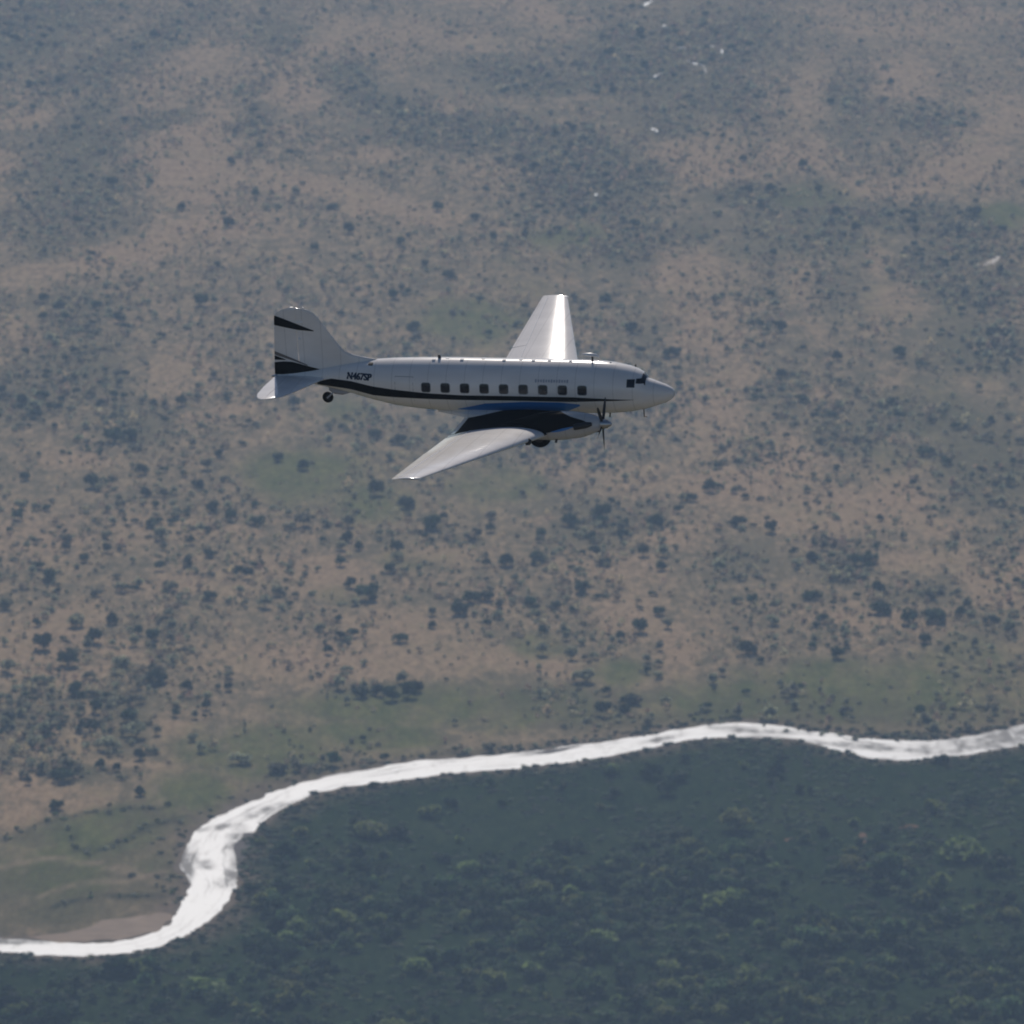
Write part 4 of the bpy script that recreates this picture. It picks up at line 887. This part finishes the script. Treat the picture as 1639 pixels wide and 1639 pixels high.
def fin_patch(name, top, bot, m, side, parent, off=.014, n=24, nz=5):
    tx = [p[0] for p in top][::-1]; tz = [p[1] for p in top][::-1]; bx = [p[0] for p in bot][::-1]; bz = [p[1] for p in bot][::-1]
    a, b = tx[0], tx[-1]; mb = MB()
    for i in range(n + 1):
        x = a + (b - a) * i / n; zt = float(np.interp(x, tx, tz)); zb = float(np.interp(x, bx, bz))
        for j in range(nz + 1):
            z = zb + (zt - zb) * j / nz; xx = max(x, rud_te(z) + .01); mb.v.append(tuple(fin_surf(xx, z, side, off)))
    for i in range(n):
        for j in range(nz): q = i * (nz + 1) + j; mb.f.append((q, q + 1, q + nz + 2, q + nz + 1))
    return mb.build(name, m, parent)
for side in (-1, 1):
    fin_patch('fin_flash', [(-18.45, 2.98), (-19.3, 3.30), (-20.0, 3.56), (-20.56, 3.74)], [(-18.45, 2.94), (-19.3, 3.00), (-20.0, 3.12), (-20.56, 3.22)], M_black, side, rud)
    fin_patch('tail_stripe', [(-17.6, .82), (-18.3, .98), (-19.0, 1.14), (-19.7, 1.31), (-20.2, 1.31), (-20.68, 1.24)], [(-17.6, .62), (-18.3, .62), (-19.0, .62), (-19.8, .62), (-20.70, .62)], M_black, side, fin)
    fin_patch('tail_pinstripe', [(-18.9, 1.18), (-19.5, 1.42), (-20.66, 1.86)], [(-18.9, 1.13), (-19.5, 1.32), (-20.66, 1.66)], simple('charcoal_paint', (.14, .13, .13), .4), side, fin, .016)
    fin_patch('tail_pinstripe', [(-20.05, 1.42), (-20.66, 1.62)], [(-20.05, 1.39), (-20.66, 1.38)], M_black, side, rud, .020)
    text_on('fin_emblem', 'DC-3' if False else '\u25ac', -19.35, 3.36, .10, M_silver, side, fin, width=.38, fn=lambda x, z, s: fin_surf(x, z, s, .018)) if False else \
        fin_patch('fin_emblem', [(-18.98, 3.48), (-19.36, 3.48)], [(-18.98, 3.37), (-19.36, 3.37)], M_silver, side, fin, .02, 6, 2)
    mb = MB(); p = fin_surf(-19.22, 2.52, side, 0); mb.tube([p, p + Vector((0, side * .05, 0)), p + Vector((0, side * .07, 0))], [.06, .05, .02], 10); mb.build('fin_light', M_silver, fin)
mb = MB(); mb.box((-19.55, 0, 4.13), (.16, .05, .07)); mb.box((-18.95, 0, 4.10), (.05, .03, .14)); mb.build('fin_top_beacon', M_silver, fin, False)
for s in (-1, 1):
    T_ = [(0.0, -17.75, .17, .55), (.5, -17.95, .16, .56), (2.0, -18.55, .13, .59), (3.2, -19.05, .10, .62), (3.65, -19.3, .08, .63), (3.95, -19.6, .05, .64), (4.06, -19.95, .02, .64)]
    TE_ = {0.0: -20.62, .5: -20.66, 2.0: -20.72, 3.2: -20.66, 3.65: -20.55, 3.95: -20.38, 4.06: -20.2}
    for nm, lo_, hi_ in (('tailplane', 0, .60), ('elevator', .61, 1)):
        surf_loft(nm, [(s * y, xl, TE_[y], t, z) for y, xl, t, z in T_], 'y', M_white, plane, lo_, hi_)
mb = MB(); mb.tube([(-20.55, 0, .52), (-20.78, 0, .52), (-20.9, 0, .5)], [.1, .07, .02], 10); mb.build('tail_cone', M_metal, plane)

# engines
def ring(x, y, z, ry, rz, n=28): return [(x, y + ry * math.cos(2 * math.pi * k / n), z + rz * math.sin(2 * math.pi * k / n)) for k in range(n)]
for s in (-1, 1):
    Y = s * 2.95
    st = [(-3.08, -.67, .26, .26), (-3.12, -.67, .34, .33), (-3.3, -.68, .44, .40), (-3.6, -.70, .52, .52), (-4.0, -.73, .58, .63), (-4.5, -.75, .61, .70), (-5, -.78, .62, .74), (-5.6, -.82, .61, .73), (-6.2, -.86, .56, .68), (-7, -.97, .48, .54), (-8.2, -1.1, .3, .32), (-9.1, -1.15, .06, .08)]
    mb = MB(); mb.loft([ring(x, Y, z, a, b) for x, z, a, b in st])
    nac = mb.build('nacelle', M_nac, plane)
    nx_s = [q[0] for q in st][::-1]
    def nac_pt(x, z, sd, off):
        zc, ay, az_ = (float(np.interp(x, nx_s, [q[i] for q in st][::-1])) for i in (1, 2, 3))
        k_ = max(-.999, min(.999, (z - zc) / az_)); c_ = math.sqrt(1 - k_ * k_)
        return (x, Y + sd * (ay * c_ + off * c_), zc + az_ * k_ + off * k_)
    for sd in (-1, 1):
        UP = [(-8.2, 0), (-5.2, 0), (-4.9, -.08), (-4.5, -.20), (-3.9, -.34), (-3.62, -.46)]; LO = [(-8.2, -1.35), (-6.5, -1.12), (-5.6, -.98), (-4.9, -.76), (-4.5, -.68), (-3.9, -.60), (-3.62, -.52)]
        mb = MB(); NX, NZ = 40, 10
        for i in range(NX + 1):
            x = -8.2 + (-3.62 + 8.2) * i / NX; zu = float(np.interp(x, [q[0] for q in UP], [q[1] for q in UP])); zl = float(np.interp(x, [q[0] for q in LO], [q[1] for q in LO]))
            zc, az_ = (float(np.interp(x, nx_s, [q[k] for q in st][::-1])) for k in (1, 3)); zu = min(zu, zc + az_ * .999)
            for j in range(NZ + 1):
                t_ = math.sin(j / NZ * math.pi / 2); mb.v.append(nac_pt(x, zl + (zu - zl) * t_, sd, .01))
        for i in range(NX):
            for j in range(NZ): q = i * (NZ + 1) + j; mb.f.append((q, q + 1, q + NZ + 2, q + NZ + 1))
        mb.build('soot_panel', M_black, nac)
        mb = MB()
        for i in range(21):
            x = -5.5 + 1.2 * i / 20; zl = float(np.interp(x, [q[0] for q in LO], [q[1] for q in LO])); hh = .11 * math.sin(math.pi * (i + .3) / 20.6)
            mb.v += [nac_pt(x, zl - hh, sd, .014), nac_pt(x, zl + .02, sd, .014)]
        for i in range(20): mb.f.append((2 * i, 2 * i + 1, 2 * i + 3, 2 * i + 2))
        mb.build('painted_nacelle_reflection', M_blue, nac)  # blue sky reflection painted along the lower edge of the black
    mb = MB()
    for o_ in (1, -1):
        yy = Y + o_ * .56
        mb.tube([(-3.45, Y + o_ * .40, -.55), (-3.7, yy, -.56), (-4.15, yy + o_ * .06, -.62), (-4.3, yy + o_ * .08, -.66)], [.10, .16, .17, .15], 14)
    mb.build('exhaust_stack', M_dark, nac)
    mb = MB(); mb.loft([ring(x, Y, z, a, b, 18) for x, z, a, b in ((-3.10, -1.0, .16, .07), (-3.4, -1.02, .2, .10), (-4.2, -1.2, .2, .12))]); mb.build('air_intake', M_dark, nac)
    for yy in (Y - .35, Y + .35):
        mb = MB(); mb.box((-5.3, yy, -1.42), (.12, .03, .34), Matrix.Rotation(.3, 3, 'Y')); mb.build('gear_door_strut', M_dark, nac, False)
    # propeller: five blades round a pointed spinner
    pr = bpy.data.objects.new('propeller', None); C.objects.link(pr); pr.parent = plane; pr.location = (-2.98, Y, -.67); pr.rotation_euler = (R_(0 if s < 0 else 52.6), 0, 0)
    mb = MB(); mb.loft([[(x, r_ * math.cos(a), r_ * math.sin(a)) for a in [2 * math.pi * k / 20 for k in range(20)]] for x, r_ in ((-.10, .24), (0, .25), (.12, .235), (.26, .19), (.38, .12), (.46, .05), (.48, .01))]); mb.build('spinner', M_metal, pr)
    for b_ in range(5):
        a = R_(180 + 72 * b_); mb = MB(); rr = []
        for q, cw, tw, th_ in ((.15, .09, 75, .06), (.3, .13, 62, .045), (.6, .18, 45, .03), (.95, .18, 32, .02), (1.25, .14, 26, .014), (1.38, .06, 24, .008)):
            t_ = R_(tw); ca_, sa_ = math.cos(t_), math.sin(t_)
            rr.append([Vector((u * sa_ + v_ * ca_, u * ca_ - v_ * sa_, q)) for u, v_ in ((-cw / 2, 0), (0, th_ / 2), (cw / 2, 0), (0, -th_ / 2))])
        rr = [[Matrix.Rotation(a, 3, 'X') @ p for p in r_] for r_ in rr]
        mb.loft(rr); mb.build('blade', M_dark, pr)
    # main wheel hanging half out of its bay
    wh = bpy.data.objects.new('main_wheel', None); C.objects.link(wh); wh.parent = plane; wh.location = (-6.25, Y, -1.38)
    mb = MB(); prof = [(.17, .30), (.19, .42), (.16, .52), (.08, .565), (0, .575), (-.08, .565), (-.16, .52), (-.19, .42), (-.17, .30)]
    mb.loft([[(r_ * math.cos(2 * math.pi * k / 36), y, r_ * math.sin(2 * math.pi * k / 36)) for k in range(36)] for y, r_ in prof]); mb.build('tyre', M_rubber, wh)
    mb = MB(); mb.loft([[(r_ * math.cos(2 * math.pi * k / 24), y, r_ * math.sin(2 * math.pi * k / 24)) for k in range(24)] for y, r_ in ((-.18, .10), (-.175, .28), (.175, .28), (.18, .10))]); mb.build('rim', M_dark, wh)
    mb = MB()
    for dy in (-.26, .26): mb.tube([(-6.25, Y + dy, -1.38), (-6.5, Y + dy, -.95), (-6.6, Y + dy * .8, -.7)], .06, 8)
    mb.build('landing_gear_leg', M_dark, plane)
# tail wheel
tw = bpy.data.objects.new('tail_wheel', None); C.objects.link(tw); tw.parent = plane; tw.location = (-18.0, 0, -.56)
mb = MB(); mb.loft([[(r_ * math.cos(2 * math.pi * k / 28), y, r_ * math.sin(2 * math.pi * k / 28)) for k in range(28)] for y, r_ in ((.07, .14), (.09, .2), (.06, .27), (0, .285), (-.06, .27), (-.09, .2), (-.07, .14))]); mb.build('tyre', M_rubber, tw)
mb = MB(); mb.tube([(0, -.1, 0), (0, .1, 0)], .13, 14); mb.build('rim', M_dark, tw)
mb = MB(); mb.tube([(-18.0, -.13, -.56), (-17.75, -.13, -.34), (-17.5, -.05, -.12)], .045, 8); mb.tube([(-18.0, .13, -.56), (-17.75, .13, -.34), (-17.5, .05, -.12)], .045, 8)
mb.loft([ring(x, 0, z, a, b, 16) for x, z, a, b in ((-16.8, -.24, .10, .06), (-17.2, -.26, .16, .16), (-17.6, -.20, .14, .18), (-17.9, -.1, .06, .1))]); mb.build('tail_wheel_strut', M_grey, plane)
# aerials
def blade_aerial(name, x, z0, h, w_, m, lean=.3):
    mb = MB(); mb.loft([[(x + w_ / 2, 0, z0), (x, .02, z0), (x - w_ / 2, 0, z0), (x, -.02, z0)], [(x + w_ * .3 - lean * h, 0, z0 + h), (x - lean * h, .012, z0 + h), (x - w_ * .35 - lean * h, 0, z0 + h), (x - lean * h, -.012, z0 + h)]])
    return mb.build(name, m, plane, False)
blade_aerial('aerial', -12.0, 1.58, .22, .2, M_dark, .1)
blade_aerial('aerial', -3.15, 1.47, .12, .12, M_grey)
mb = MB(); mb.tube([(-4.1, 0, 1.55), (-4.1, 0, 1.86)], .05, 8); mb.build('aerial_mast', M_dark, plane)
mb = MB(); mb.tube([(-3.75, 0, 1.84), (-3.9, 0, 1.9), (-4.2, 0, 1.94), (-4.5, 0, 1.96), (-4.65, 0, 1.97)], [.02, .08, .09, .06, .01], 10); mb.build('direction_finder', M_silver, plane)
mb = MB(); mb.tube([(-1.6, -.1, -.8), (-1.6, -.1, -1.22), (-1.45, -.1, -1.22)], .03, 8); mb.build('pitot_tube', M_dark, plane)
for dx in (0, .55):
    mb = MB(); mb.tube([(-3.9 + dx, 0, -1.0), (-3.95 + dx, 0, -1.3)], .035, 8); mb.build('belly_aerial', M_dark, plane)
for k in range(9):      # rivets, lamps and vents along the top
    x = -5.2 - k * .9 + .2 * math.sin(k * 5); mb = MB(); mb.box((x, -.1 + .12 * math.sin(k * 3), fus(x)[0] + fus(x)[1] - .01), (.16, .12, .05)); mb.build('roof_vent', M_white, plane, False)

# ================================================================== HAZE
hz = MB(); hz.box((0, 13000, (H_CAM + 12 - 12) / 2), (53000, 39000, H_CAM + 12 + 12))
m = bpy.data.materials.new('haze_air'); m.use_nodes = True; n = m.node_tree.nodes
n.remove(n['Principled BSDF']); pv = n.new('ShaderNodeVolumePrincipled')
pv.inputs['Color'].default_value = (.49, .69, .98, 1); pv.inputs['Density'].default_value = 5.2e-5; pv.inputs['Anisotropy'].default_value = .2
m.node_tree.links.new(pv.outputs[0], n['Material Output'].inputs['Volume'])
ho = hz.build('haze', m, None, False); tag(ho, 'thin bluish haze hanging over the whole valley', kind='stuff')
